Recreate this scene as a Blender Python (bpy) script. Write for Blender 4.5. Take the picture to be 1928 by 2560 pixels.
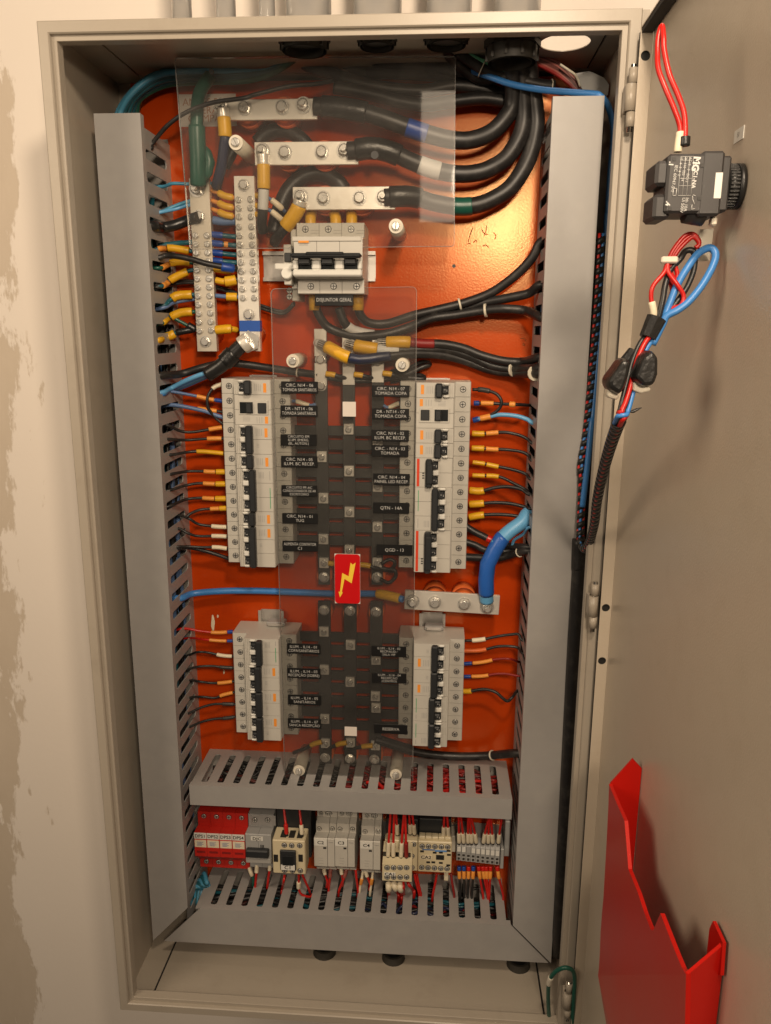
import bpy, math, random
import numpy as np
from mathutils import Vector, Matrix
random.seed(7)
SC = bpy.context.scene
COL = SC.collection
for o in list(bpy.data.objects): bpy.data.objects.remove(o)

# ---------------------------------------------------------------- camera
CX, CY, CZ, YAW, PITCH, ROLL, FPX = 0.0805, -1.0060, 0.2270, 0.0673, -0.2263, 0.0052, 1961.16
def _basis():
    cy, sy, cp, sp = math.cos(YAW), math.sin(YAW), math.cos(PITCH), math.sin(PITCH)
    f = Vector((-sy*cp, cy*cp, sp)); r = Vector((cy, sy, 0)); u = r.cross(f)
    c, s = math.cos(ROLL), math.sin(ROLL)
    return r*c + u*s, u*c - r*s, f
RV, UV, FV = _basis()
CAM = Vector((CX, CY, CZ))
cd = bpy.data.cameras.new('camera'); cam = bpy.data.objects.new('camera', cd); COL.objects.link(cam)
M4 = Matrix((RV, UV, -FV)).transposed().to_4x4(); M4.translation = CAM
cam.matrix_world = M4
cd.sensor_fit = 'VERTICAL'; cd.sensor_height = 24.0; cd.lens = FPX/2560*24.0
cd.clip_start = 0.01; cd.clip_end = 60
SC.camera = cam
SC.render.resolution_x, SC.render.resolution_y = 771, 1024

# ---------------------------------------------------------------- world and lamps (indoor, warm)
w = bpy.data.worlds.new('World'); SC.world = w; w.use_nodes = True
bg = w.node_tree.nodes['Background']; bg.inputs[0].default_value = (1.0, 0.80, 0.62, 1); bg.inputs[1].default_value = 0.05
def lamp(name, loc, target, size, power, color):
    d = bpy.data.lights.new(name, 'AREA'); d.shape = 'DISK'; d.size = size; d.energy = power; d.color = color
    o = bpy.data.objects.new(name, d); COL.objects.link(o); o.location = loc
    o.rotation_euler = (Vector(target)-Vector(loc)).to_track_quat('-Z', 'Y').to_euler()
    return o
lamp('key_fill_lamp', (0.26, -1.40, 0.52), (0.0, 0, 0.25), 0.12, 5.8, (1.0, 0.80, 0.59))
lamp('key_fill_lamp', (0.20, -1.00, 0.82), (0.08, 0, 0.50), 0.12, 6.6, (1.0, 0.80, 0.59))
lamp('key_fill_lamp', (0.35, -0.22, 1.45), (0.25, 0, 0.5), 0.25, 2.6, (1.0, 0.84, 0.68))  # added lamp that brightens the wall top and the conduits
lamp('key_fill_lamp', (-1.05, -1.15, 0.62), (0.27, -0.35, 0.35), 0.8, 9.0, (1.0, 0.80, 0.59))  # added soft fill from the far side, brightens the open door
tl = lamp('reflection_lamp', (0.075, -2.4, 1.02), (0.075, 0, 1.02), 0.17, 1.3, (1.0, 0.80, 0.58))  # added strip behind the camera, reflected as the pale streak in the shield
tl.data.shape = 'RECTANGLE'; tl.data.size_y = 0.75
lamp('reflection_lamp', (0.28, -2.4, 0.80), (0.1, 0, 0.3), 0.34, 2.8, (1.0, 0.84, 0.64))  # added for the highlight on the orange plate
SC.view_settings.view_transform = 'Standard'; SC.view_settings.look = 'None'
SC.view_settings.exposure = 0.22; SC.view_settings.gamma = 1.0; SC.view_settings.use_curve_mapping = False
SC.render.engine = 'CYCLES'
SC.cycles.max_bounces = 8; SC.cycles.transparent_max_bounces = 16

# ---------------------------------------------------------------- measuring helpers: a point of the photograph on a known plane
TL = dict(S=(0,0,1), T1=(0,0,2.38), T2=(600,0,2.38), T3=(1228,0,2.38), T4=(200,500,2.38), T5=(700,500,2.38), T6=(1228,500,2.38),
 T7=(400,900,2.7767), T8=(850,900,2.7767), B1=(400,1350,2.7767), B2=(850,1350,2.7767), B3=(400,1850,3.332), B4=(850,1850,3.029),
 B5=(200,2150,2.38), B6=(850,2150,2.563), B7=(1328,1700,2.5717), B8=(0,1000,1.418), C1=(380,0,2.687), C2=(950,0,2.731),
 C3=(400,200,4.165), C4=(640,540,5.206), C5=(1600,330,5.95), C6=(660,820,3.6217), C7=(660,1150,3.6217), C8=(660,1500,3.6217),
 D1=(470,2000,5.374), D2=(770,2000,6.17), D3=(1020,2000,5.95), D4=(1460,0,5.267), D5=(1420,1300,5.53), D6=(1380,900,4.2536),
 D7=(1370,2300,8.505), D8=(400,550,5.95))
def ray(t, x, y):
    ox, oy, s = TL[t]; u, v = ox+x/s, oy+y/s
    return FV + RV*((u-964)/FPX) - UV*((v-1280)/FPX)
def P(t, x, y, d):                     # on the plane y = d
    q = ray(t, x, y); return CAM + q*((d-CY)/q.y)
def PX(t, x, y, d):                    # on the plane x = d
    q = ray(t, x, y); return CAM + q*((d-CX)/q.x)
def PZ(t, x, y, d):                    # on the plane z = d
    q = ray(t, x, y); return CAM + q*((d-CZ)/q.z)

# ---------------------------------------------------------------- materials
def mat(name, col, rough=0.5, metal=0.0, var=0.10, scale=40.0, bump=0.0, bscale=300.0, coat=0.0, spec=0.5, tint=None, dirt=None, dscale=6.0, dlo=0.55, dhi=0.75):
    m = bpy.data.materials.new(name); m.use_nodes = True
    nt = m.node_tree; b = nt.nodes['Principled BSDF']
    tc = nt.nodes.new('ShaderNodeTexCoord'); geo = nt.nodes.new('ShaderNodeNewGeometry')
    n = nt.nodes.new('ShaderNodeTexNoise'); n.inputs['Scale'].default_value = scale; n.inputs['Detail'].default_value = 5
    nt.links.new(geo.outputs['Position'], n.inputs['Vector'])
    mx = nt.nodes.new('ShaderNodeMix'); mx.data_type = 'RGBA'
    mx.inputs[6].default_value = (*[c*(1-var) for c in col], 1); mx.inputs[7].default_value = (*[min(1, c*(1+var)) for c in col], 1)
    nt.links.new(n.outputs['Fac'], mx.inputs[0])
    out = mx.outputs[2]
    if dirt:
        n2 = nt.nodes.new('ShaderNodeTexNoise'); n2.inputs['Scale'].default_value = dscale; n2.inputs['Detail'].default_value = 9; n2.inputs['Roughness'].default_value = .68
        nt.links.new(geo.outputs['Position'], n2.inputs['Vector'])
        r = nt.nodes.new('ShaderNodeMapRange'); r.inputs[1].default_value = dlo; r.inputs[2].default_value = dhi
        nt.links.new(n2.outputs['Fac'], r.inputs[0])
        m2 = nt.nodes.new('ShaderNodeMix'); m2.data_type = 'RGBA'; m2.inputs[7].default_value = (*dirt, 1)
        nt.links.new(r.outputs[0], m2.inputs[0]); nt.links.new(out, m2.inputs[6]); out = m2.outputs[2]
    nt.links.new(out, b.inputs['Base Color'])
    rr = nt.nodes.new('ShaderNodeMapRange'); rr.inputs[3].default_value = max(0.02, rough*0.85); rr.inputs[4].default_value = min(1, rough*1.15)
    nt.links.new(n.outputs['Fac'], rr.inputs[0]); nt.links.new(rr.outputs[0], b.inputs['Roughness'])
    b.inputs['Metallic'].default_value = metal; b.inputs['Specular IOR Level'].default_value = spec; b.inputs['Coat Weight'].default_value = coat
    if tint: b.inputs['Specular Tint'].default_value = (*tint, 1)
    if bump:
        n3 = nt.nodes.new('ShaderNodeTexNoise'); n3.inputs['Scale'].default_value = bscale; n3.inputs['Detail'].default_value = 3
        nt.links.new(geo.outputs['Position'], n3.inputs['Vector'])
        bm_ = nt.nodes.new('ShaderNodeBump'); bm_.inputs['Strength'].default_value = bump; bm_.inputs['Distance'].default_value = 0.002
        nt.links.new(n3.outputs['Fac'], bm_.inputs['Height']); nt.links.new(bm_.outputs[0], b.inputs['Normal'])
    return m
MT = {}
def dm(k, *a, **kw): MT[k] = mat(k, *a, **kw)
dm('cream', (.375,.328,.265), .36, var=.05, scale=9, bump=.05, bscale=900, dirt=(.31,.265,.21), dscale=14, dlo=.55, dhi=.85)
dm('door', (.50,.43,.34), .30, var=.05, scale=5, bump=.10, bscale=600, dirt=(.46,.39,.30), dscale=30, dlo=.5, dhi=.85)
dm('orange', (.47,.045,.003), .22, var=.08, scale=6, bump=.05, bscale=420, spec=.85, tint=(1,.62,.30), dirt=(.36,.030,.005), dscale=18, dlo=.52, dhi=.85)
dm('duct', (.305,.294,.282), .42, var=.06, scale=60, bump=.10, bscale=14, dirt=(.34,.325,.305), dscale=24, dlo=.5, dhi=.85)
dm('scuffs', (.36,.085,.015), .6)
dm('duct_in', (.27,.255,.235), .5, var=.05)
dm('white', (.49,.47,.42), .42, var=.05, scale=70, dirt=(.43,.40,.34), dscale=60, dlo=.6, dhi=.9)
dm('bright', (.66,.65,.60), .45, var=.03)
dm('seam', (.30,.29,.26), .5)
dm('ivory', (.62,.54,.36), .40, var=.05)
dm('grayplastic', (.33,.33,.32), .45, var=.06)
dm('char', (.022,.024,.026), .38, var=.2)
dm('window', (.012,.014,.015), .22)
dm('black', (.012,.012,.012), .40, var=.3, scale=90, bump=.03)
dm('cable', (.014,.013,.013), .44, var=.3, scale=50, dirt=(.06,.055,.05), dscale=60, dlo=.5, dhi=.85)
dm('tape', (.010,.010,.010), .33, var=.3, bump=.2, bscale=250)
dm('blue', (.045,.20,.52), .38, var=.08)
dm('lightblue', (.12,.36,.62), .40, var=.12)
dm('bluegray', (.10,.17,.33), .42, var=.1)
dm('royal', (.012,.055,.28), .38, var=.1)
dm('navy', (.018,.024,.06), .38)
dm('teal', (.012,.095,.125), .40, var=.15)
dm('cyan', (.065,.27,.42), .40, var=.15)
dm('shrinkblue', (.018,.105,.42), .36, var=.1, bump=.15, bscale=140)
dm('green', (.010,.085,.060), .36, var=.12)
dm('lightgreen', (.12,.42,.26), .40, var=.1)
dm('red', (.48,.012,.008), .34, var=.08)
dm('darkred', (.22,.012,.010), .45, var=.1)
dm('holder', (.46,.010,.006), .34, var=.12, scale=12, spec=.3, tint=(1,.4,.35))
dm('arrester', (.50,.020,.012), .42, var=.06)
dm('pink', (.26,.075,.06), .45, var=.3)
dm('brownwire', (.10,.025,.02), .45, var=.2)
dm('yellow', (.66,.36,.012), .40, var=.10, scale=120)
dm('markorange', (.72,.28,.045), .45, var=.14, scale=400)
dm('orangeprint', (.76,.27,.03), .5, var=.06)
dm('greenprint', (.03,.30,.13), .5)
dm('redprint', (.62,.045,.01), .5)
dm('grayprint', (.33,.32,.30), .6)
dm('blueprint', (.10,.25,.55), .5)
dm('ink', (.015,.014,.013), .5)
dm('marker', (.70,.62,.46), .5, var=.1, scale=300)
dm('plate', (.010,.010,.010), .30, var=.1)
dm('text', (.56,.56,.54), .5, var=.02)
dm('zinc', (.74,.72,.67), .28, metal=.7, var=.12, scale=160)
dm('tin', (.80,.765,.69), .34, metal=.5, var=.08, scale=30, dirt=(.60,.55,.46), dscale=26, dlo=.55, dhi=.85)
dm('tindull', (.60,.55,.46), .40, metal=.5, var=.15, scale=25, dirt=(.34,.30,.24), dscale=40, dlo=.58, dhi=.8)
dm('steel', (.60,.58,.54), .22, metal=1, var=.15, scale=18)
dm('galv', (.72,.70,.67), .24, metal=.55, var=.2, scale=14)
dm('rail', (.50,.48,.45), .38, metal=.6, var=.08)
dm('coatbar', (.034,.033,.030), .42, var=.15)
dm('insul', (.62,.13,.03), .40, var=.06)
dm('nylon', (.62,.57,.47), .42, var=.06)
dm('tie', (.62,.57,.46), .45)
dm('tieblack', (.02,.02,.02), .45)
dm('dangerred', (.55,.004,.006), .34, var=.02)
dm('danger', (.85,.58,.05), .4, var=.02)
dm('paper', (.66,.60,.54), .55, var=.04)
dm('papertext', (.42,.20,.12), .6)
dm('switch', (.030,.028,.028), .48, var=.1)
dm('backing_black', (.015,.014,.013), .7)  # near black, stands in for shade in seams and under the door return
dm('gland', (.030,.027,.022), .55, var=.2)
dm('foam', (.50,.44,.33), .8)
dm('heatshrink', (.016,.016,.016), .3, bump=.1, bscale=120)
dm('bluetape', (.02,.085,.36), .35)

# painted plaster with flaking patches
def wall_material():
    m = bpy.data.materials.new('plaster'); m.use_nodes = True; nt = m.node_tree; b = nt.nodes['Principled BSDF']; L = nt.links.new
    geo = nt.nodes.new('ShaderNodeNewGeometry'); sep = nt.nodes.new('ShaderNodeSeparateXYZ'); L(geo.outputs['Position'], sep.inputs[0])
    mp = nt.nodes.new('ShaderNodeMapping'); mp.inputs['Scale'].default_value = (1, 1, .35); L(geo.outputs['Position'], mp.inputs[0])
    n1 = nt.nodes.new('ShaderNodeTexNoise'); n1.inputs['Scale'].default_value = 20; n1.inputs['Detail'].default_value = 10; n1.inputs['Roughness'].default_value = .66; L(mp.outputs[0], n1.inputs['Vector'])
    n2 = nt.nodes.new('ShaderNodeTexNoise'); n2.inputs['Scale'].default_value = 3; n2.inputs['Detail'].default_value = 4; L(geo.outputs['Position'], n2.inputs['Vector'])
    # how far left of a slightly leaning line: the worn strip
    def math_(op, a, bb):
        n = nt.nodes.new('ShaderNodeMath'); n.operation = op
        for i, v in enumerate((a, bb)):
            if isinstance(v, (int, float)): n.inputs[i].default_value = v
            else: L(v, n.inputs[i])
        return n.outputs[0]
    zl = math_('MULTIPLY', sep.outputs['Z'], 0.09)
    d = math_('SUBTRACT', math_('ADD', zl, -.500), sep.outputs['X'])       # >0 inside the strip
    d = math_('ADD', math_('MULTIPLY', d, 9.0), math_('MULTIPLY', math_('SUBTRACT', n1.outputs['Fac'], .5), 2.7))
    r = nt.nodes.new('ShaderNodeMapRange'); r.inputs[1].default_value = .02; r.inputs[2].default_value = .13; L(d, r.inputs[0])
    mx = nt.nodes.new('ShaderNodeMix'); mx.data_type = 'RGBA'; L(n2.outputs['Fac'], mx.inputs[0])
    mx.inputs[6].default_value = (.73,.655,.575,1); mx.inputs[7].default_value = (.79,.72,.64,1)
    m3 = nt.nodes.new('ShaderNodeMix'); m3.data_type = 'RGBA'; L(n1.outputs['Fac'], m3.inputs[0]); m3.inputs[6].default_value = (.42,.335,.235,1); m3.inputs[7].default_value = (.58,.49,.385,1)
    m2 = nt.nodes.new('ShaderNodeMix'); m2.data_type = 'RGBA'; L(math_('MULTIPLY', r.outputs[0], .80), m2.inputs[0]); L(mx.outputs[2], m2.inputs[6]); L(m3.outputs[2], m2.inputs[7])
    L(m2.outputs[2], b.inputs['Base Color']); b.inputs['Roughness'].default_value = .75
    n4 = nt.nodes.new('ShaderNodeTexNoise'); n4.inputs['Scale'].default_value = 120; L(geo.outputs['Position'], n4.inputs['Vector'])
    h = math_('ADD', math_('MULTIPLY', n4.outputs['Fac'], .25), math_('MULTIPLY', r.outputs[0], -.8))
    bp = nt.nodes.new('ShaderNodeBump'); bp.inputs['Strength'].default_value = .25; bp.inputs['Distance'].default_value = .002; L(h, bp.inputs['Height']); L(bp.outputs[0], b.inputs['Normal'])
    return m
MT['plaster'] = wall_material()

# clear acrylic: thin slab, diffuse haze stands for dust and the room's reflected veil
def acrylic(name, tint, haze, rough):
    m = bpy.data.materials.new(name); m.use_nodes = True; nt = m.node_tree; nt.nodes.clear(); L = nt.links.new
    out = nt.nodes.new('ShaderNodeOutputMaterial'); tr = nt.nodes.new('ShaderNodeBsdfTransparent'); tr.inputs[0].default_value = (*tint, 1)
    gl = nt.nodes.new('ShaderNodeBsdfGlossy'); gl.inputs['Roughness'].default_value = rough; fr = nt.nodes.new('ShaderNodeFresnel'); fr.inputs[0].default_value = 1.49
    df = nt.nodes.new('ShaderNodeBsdfDiffuse'); df.inputs[0].default_value = (.55,.53,.50,1)
    geo = nt.nodes.new('ShaderNodeNewGeometry'); n = nt.nodes.new('ShaderNodeTexNoise'); n.inputs['Scale'].default_value = 14; n.inputs['Detail'].default_value = 7; L(geo.outputs['Position'], n.inputs['Vector'])
    r = nt.nodes.new('ShaderNodeMapRange'); r.inputs[1].default_value = .3; r.inputs[2].default_value = .75; r.inputs[3].default_value = haze*.5; r.inputs[4].default_value = haze*1.6; L(n.outputs['Fac'], r.inputs[0])
    a = nt.nodes.new('ShaderNodeMixShader'); L(r.outputs[0], a.inputs[0]); L(tr.outputs[0], a.inputs[1]); L(df.outputs[0], a.inputs[2])
    c = nt.nodes.new('ShaderNodeMixShader'); L(fr.outputs[0], c.inputs[0]); L(a.outputs[0], c.inputs[1]); L(gl.outputs[0], c.inputs[2]); L(c.outputs[0], out.inputs[0])
    return m
MT['acrylic'] = acrylic('acrylic', (.95,.945,.93), .030, .03)
MT['film'] = acrylic('film', (.9,.9,.9), .30, .12)

# ---------------------------------------------------------------- mesh helpers
OFF = {}
class MB:
    def __init__(s): s.v = []; s.f = []; s.m = []; s.cm = 0; s.sm = []
    def add(s, vs, fs, smooth=False):
        b = len(s.v); s.v += [tuple(p) for p in vs]
        for f in fs: s.f.append(tuple(b+i for i in f)); s.m.append(s.cm); s.sm.append(smooth)
        return s
    def box(s, x0, x1, y0, y1, z0, z1, c=0.0):
        if x0 > x1: x0, x1 = x1, x0
        if y0 > y1: y0, y1 = y1, y0
        if z0 > z1: z0, z1 = z1, z0
        c = min(c, (x1-x0)*.45, (y1-y0)*.45, (z1-z0)*.45)
        if c <= 0:
            vs = [(x, y, z) for x in (x0, x1) for y in (y0, y1) for z in (z0, z1)]
            return s.add(vs, [(0,1,3,2), (4,6,7,5), (0,4,5,1), (2,3,7,6), (0,2,6,4), (1,5,7,3)])
        vs = []; idx = {}
        for i, x in enumerate((x0, x1)):
            for j, y in enumerate((y0, y1)):
                for k, z in enumerate((z0, z1)):
                    ix, iy, iz = (c if i == 0 else -c), (c if j == 0 else -c), (c if k == 0 else -c)
                    for a, q in enumerate(((x, y+iy, z+iz), (x+ix, y, z+iz), (x+ix, y+iy, z))):
                        idx[i, j, k, a] = len(vs); vs.append(q)
        fs = []
        for i in (0, 1):
            fs.append([idx[i,0,0,0], idx[i,1,0,0], idx[i,1,1,0], idx[i,0,1,0]])
            fs.append([idx[0,i,0,1], idx[1,i,0,1], idx[1,i,1,1], idx[0,i,1,1]])
            fs.append([idx[0,0,i,2], idx[1,0,i,2], idx[1,1,i,2], idx[0,1,i,2]])
            for j in (0, 1):
                fs.append([idx[i,j,0,0], idx[i,j,1,0], idx[i,j,1,1], idx[i,j,0,1]])
                fs.append([idx[i,0,j,0], idx[i,1,j,0], idx[i,1,j,2], idx[i,0,j,2]])
                fs.append([idx[0,i,j,1], idx[1,i,j,1], idx[1,i,j,2], idx[0,i,j,2]])
                for k in (0, 1): fs.append([idx[i,j,k,0], idx[i,j,k,1], idx[i,j,k,2]])
        return s.add(vs, fs)
    def prism(s, poly, axis, a0, a1, cap=True):        # poly in the two other axes, in xyz order
        n = len(poly); vs = []
        for a in (a0, a1):
            for p, q in poly: vs.append({'x': (a, p, q), 'y': (p, a, q), 'z': (p, q, a)}[axis])
        fs = [(i, (i+1) % n, n+(i+1) % n, n+i) for i in range(n)]
        if cap: fs += [tuple(range(n)), tuple(range(2*n-1, n-1, -1))]
        return s.add(vs, fs)
    def cyl(s, p0, p1, r0, r1=None, seg=16, cap=True, smooth=True, phase=0):
        r1 = r0 if r1 is None else r1; p0, p1 = Vector(p0), Vector(p1); d = (p1-p0).normalized()
        a = d.orthogonal().normalized(); b = d.cross(a); vs = []
        for p, r in ((p0, r0), (p1, r1)):
            for i in range(seg):
                t = 2*math.pi*i/seg+phase; vs.append(p + a*(r*math.cos(t)) + b*(r*math.sin(t)))
        s.add(vs, [(i, (i+1) % seg, seg+(i+1) % seg, seg+i) for i in range(seg)], smooth)
        if cap: 
            bs = len(s.v)-2*seg
            for f in (tuple(bs+i for i in range(seg)), tuple(bs+seg+i for i in range(seg-1, -1, -1))):
                s.f.append(f); s.m.append(s.cm); s.sm.append(False)
        return s
    def tube(s, pts, r, seg=10, cap=True):
        pts = [Vector(p) for p in pts]; n = len(pts); rr = r if isinstance(r, (list, tuple)) else [r]*n
        t0 = (pts[1]-pts[0]).normalized(); a = t0.orthogonal().normalized(); vs = []
        for i, p in enumerate(pts):
            t = (pts[min(i+1, n-1)]-pts[max(i-1, 0)]).normalized()
            a = (a - t*a.dot(t)).normalized(); b = t.cross(a)
            for k in range(seg):
                th = 2*math.pi*k/seg; vs.append(p + a*(rr[i]*math.cos(th)) + b*(rr[i]*math.sin(th)))
        fs = [(i*seg+k, i*seg+(k+1) % seg, (i+1)*seg+(k+1) % seg, (i+1)*seg+k) for i in range(n-1) for k in range(seg)]
        s.add(vs, fs, True)
        if cap:
            bs = len(s.v)-n*seg
            for f in (tuple(bs+i for i in range(seg)), tuple(bs+(n-1)*seg+i for i in range(seg-1, -1, -1))):
                s.f.append(f); s.m.append(s.cm); s.sm.append(False)
        return s
    def mesh(s, name, mats, off=(0,0,0)):
        me = bpy.data.meshes.new(name); o = Vector(off)
        me.from_pydata([tuple(Vector(p)-o) for p in s.v], [], s.f)
        for m in (mats if isinstance(mats, (list, tuple)) else [mats]): me.materials.append(MT[m])
        me.polygons.foreach_set('material_index', s.m); me.polygons.foreach_set('use_smooth', s.sm)
        me.update()
        # consistent normals
        import bmesh
        bm = bmesh.new(); bm.from_mesh(me); bmesh.ops.recalc_face_normals(bm, faces=bm.faces); bm.to_mesh(me); bm.free()
        return me
    def build(s, name, mats, parent=None):
        off = OFF.get(parent.name, Vector((0,0,0))) if parent else Vector((0,0,0))
        return link(name, s.mesh(name, mats, off), parent)
def link(name, me, parent=None, loc=(0,0,0), rot=None, scale=None):
    o = bpy.data.objects.new(name, me); COL.objects.link(o); o.location = loc
    if rot: o.rotation_euler = rot
    if scale: o.scale = scale
    if parent:
        o.parent = parent; OFF[o.name] = OFF.get(parent.name, Vector((0,0,0)))
    return o
def tag(o, label, cat, group=None, kind=None):
    if label: o['label'] = label
    if cat: o['category'] = cat
    if group: o['group'] = group
    if kind: o['kind'] = kind
    return o
def thing(name, label, cat, loc=(0,0,0), group=None, rot=None):
    o = bpy.data.objects.new(name, None); COL.objects.link(o); o.location = loc; o.empty_display_size = .01
    if rot: o.rotation_euler = rot
    OFF[o.name] = Vector(loc)
    return tag(o, label, cat, group)
def inst(name, me, parent, wloc, rot=None, scale=None):      # shared mesh at a world place under an unrotated parent
    return link(name, me, parent, Vector(wloc)-OFF[parent.name], rot, scale)
def spline(pts, per=6):
    pts = [Vector(p) for p in pts]
    if len(pts) < 3:
        return [pts[0].lerp(pts[-1], i/per) for i in range(per+1)]
    q = [pts[0]*2-pts[1]] + pts + [pts[-1]*2-pts[-2]]; out = []
    for i in range(1, len(q)-2):
        a, b, c, d = q[i-1:i+3]
        for k in range(per):
            t = k/per
            out.append(.5*((2*b)+(c-a)*t+(2*a-5*b+4*c-d)*t*t+(3*b-a-3*c+d)*t**3))
    out.append(pts[-1]); return out
def sub(path, a, b):                 # piece of a path between two fractions of its length
    L = [0]
    for i in range(1, len(path)): L.append(L[-1]+(path[i]-path[i-1]).length)
    T = L[-1]
    def pt(f):
        s_ = f*T
        for i in range(1, len(path)):
            if L[i] >= s_: return path[i-1].lerp(path[i], (s_-L[i-1])/max(1e-9, L[i]-L[i-1]))
        return path[-1]
    return [pt(a+(b-a)*f) for f in (0, .04, .25, .5, .75, .96, 1)]
TXT = []
def text(s, size, m, parent, origin, xdir=(1,0,0), ydir=(0,0,1), align='CENTER', name='lettering', squeeze=1.0, bold=0.0, maxw=9.0):
    TXT.append((s, size, m, parent, Vector(origin), Vector(xdir), Vector(ydir), align, name, squeeze, bold, maxw))
def flush_text():
    jobs = []
    for (s, size, m, parent, org, xd, yd, al, nm, sq, bold, maxw) in TXT:
        c = bpy.data.curves.new('t', 'FONT'); c.body = s; c.size = size; c.align_x = al; c.align_y = 'CENTER'; c.resolution_u = 2; c.space_line = .95; c.offset = bold
        o = bpy.data.objects.new('t', c); COL.objects.link(o); jobs.append((o, c))
    dg = bpy.context.evaluated_depsgraph_get(); dg.update()
    for (o, c), (s, size, m, parent, org, xd, yd, al, nm, sq, bold, maxw) in zip(jobs, TXT):
        me = bpy.data.meshes.new_from_object(o.evaluated_get(dg))
        xs_ = [q.co.x for q in me.vertices]; wd = (max(xs_)-min(xs_))*sq if xs_ else 1; sq = sq*min(1.0, maxw/wd)
        n = xd.cross(yd); off = OFF.get(parent.name, Vector((0,0,0)))
        M = Matrix((xd*sq, yd, n)).transposed().to_4x4(); M.translation = org-off
        me.transform(M); me.materials.clear(); me.materials.append(MT[m]); me.name = nm
        bpy.data.objects.remove(o); bpy.data.curves.remove(c)
        link(nm, me, parent)
# ================================================================ the setting: plaster wall
OX0, OX1, OZ0, OZ1, YR, YB = -.3209, .2625, -.6428, .5218, -.1753, .024
YW = .032
tag(MB().box(-2.2, 2.2, YW, YW+.1, -2.0, 2.2).build('wall', 'plaster'), None, None, kind='structure')

# ================================================================ cabinet
cab = thing('electrical_cabinet', 'open cream steel electrical cabinet mounted on the plaster wall', 'cabinet', (0, YB, OZ0))
def frame(mb, prof):
    rects = []
    for off, y in prof:
        rects.append([(OX0+off, y, OZ0+off), (OX1-off, y, OZ0+off), (OX1-off, y, OZ1-off), (OX0+off, y, OZ1-off)])
    vs = [p for r in rects for p in r]; fs = []
    for i in range(len(prof)-1):
        for k in range(4): fs.append((i*4+k, i*4+(k+1) % 4, (i+1)*4+(k+1) % 4, (i+1)*4+k))
    mb.add(vs, fs)
m = MB(); frame(m, [(0, -.150), (0, -.1742), (.0011, -.1753), (.0105, -.1753), (.0116, -.1740), (.0118, -.1700), (.0166, -.1700), (.0170, -.1692), (.0170, -.158), (.0016, -.156), (.0016, -.150)])
m.build('rim', 'cream', cab)
T_ = .0015
MB().box(OX0, OX0+T_, -.150, YB, OZ0, OZ1).build('side_panel', 'cream', cab)
MB().box(OX1-T_, OX1, -.150, YB, OZ0, OZ1).build('side_panel', 'cream', cab)
MB().box(OX0+T_, OX1-T_, YB-T_, YB, OZ0, OZ1).build('back_panel', 'cream', cab)
# top with the gland plate seam and the one open knockout
def sheet_with_holes(mb, x0, x1, y0, y1, z0, z1, holes, seg=28):
    # strips in x, one hole per strip: ring of quads round each hole
    xs = [x0]
    hs = sorted(holes)
    for a, b in zip(hs, hs[1:]): xs.append((a[0]+b[0])/2)
    xs.append(x1)
    for zz in (z0, z1):
        for i, (hx, hy, hr) in enumerate(hs):
            a0, a1 = xs[i], xs[i+1]; inn = []; out = []
            angs = sorted(set([2*math.pi*k/seg for k in range(seg)] + [math.atan2(cy_-hy, cx_-hx) % (2*math.pi) for cx_ in (a0, a1) for cy_ in (y0, y1)]))
            for t in angs:
                c, s_ = math.cos(t), math.sin(t); inn.append((hx+hr*c, hy+hr*s_, zz))
                k = min([(a1-hx)/c if c > 1e-9 else 9, (a0-hx)/c if c < -1e-9 else 9, (y1-hy)/s_ if s_ > 1e-9 else 9, (y0-hy)/s_ if s_ < -1e-9 else 9])
                out.append((hx+k*c, hy+k*s_, zz))
            n = len(angs); mb.add(inn+out, [(k, (k+1) % n, n+(k+1) % n, n+k) for k in range(n)])
    for hx, hy, hr in hs: mb.cyl((hx, hy, z0), (hx, hy, z1), hr, seg=seg, cap=False)
ztop = OZ1-T_
g0 = PZ('S', 229, 97, ztop); g1 = PZ('S', 298, 145, ztop); g2 = PZ('S', 1478, 108, ztop)
gx0, gx1, gy0, gy1 = (g0.x+g1.x)/2, g2.x+.012, g0.y-.004, -.004
hole = PZ('S', 1413, 108, ztop); hr = (PZ('S', 1475, 108, ztop)-PZ('S', 1350, 108, ztop)).length/2
def ring_sheet(mb, z0, z1, ax0, ax1, ay0, ay1, bx0, bx1, by0, by1):
    mb.box(ax0, ax1, ay0, by0, z0, z1); mb.box(ax0, ax1, by1, ay1, z0, z1); mb.box(ax0, bx0, by0, by1, z0, z1); mb.box(bx1, ax1, by0, by1, z0, z1)
m = MB(); ring_sheet(m, ztop, OZ1, OX0+T_, OX1-T_, -.150, YB-T_, gx0, gx1, gy0, gy1); m.build('top_panel', 'cream', cab)
m = MB(); sheet_with_holes(m, gx0+.0022, gx1-.0022, gy0+.0022, gy1-.0022, ztop+.0003, OZ1-.0003, [(hole.x, hole.y, hr)]); m.build('gland_plate', 'cream', cab)
m = MB(); ring_sheet(m, OZ1+.0004, OZ1+.0014, gx0-.012, gx1+.012, gy0-.012, gy1+.012, gx0+.010, gx1-.010, gy0+.010, gy1-.010); m.build('seam_backing', 'backing_black', cab)  # black ring put behind the seam as the shade of the gap
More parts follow.
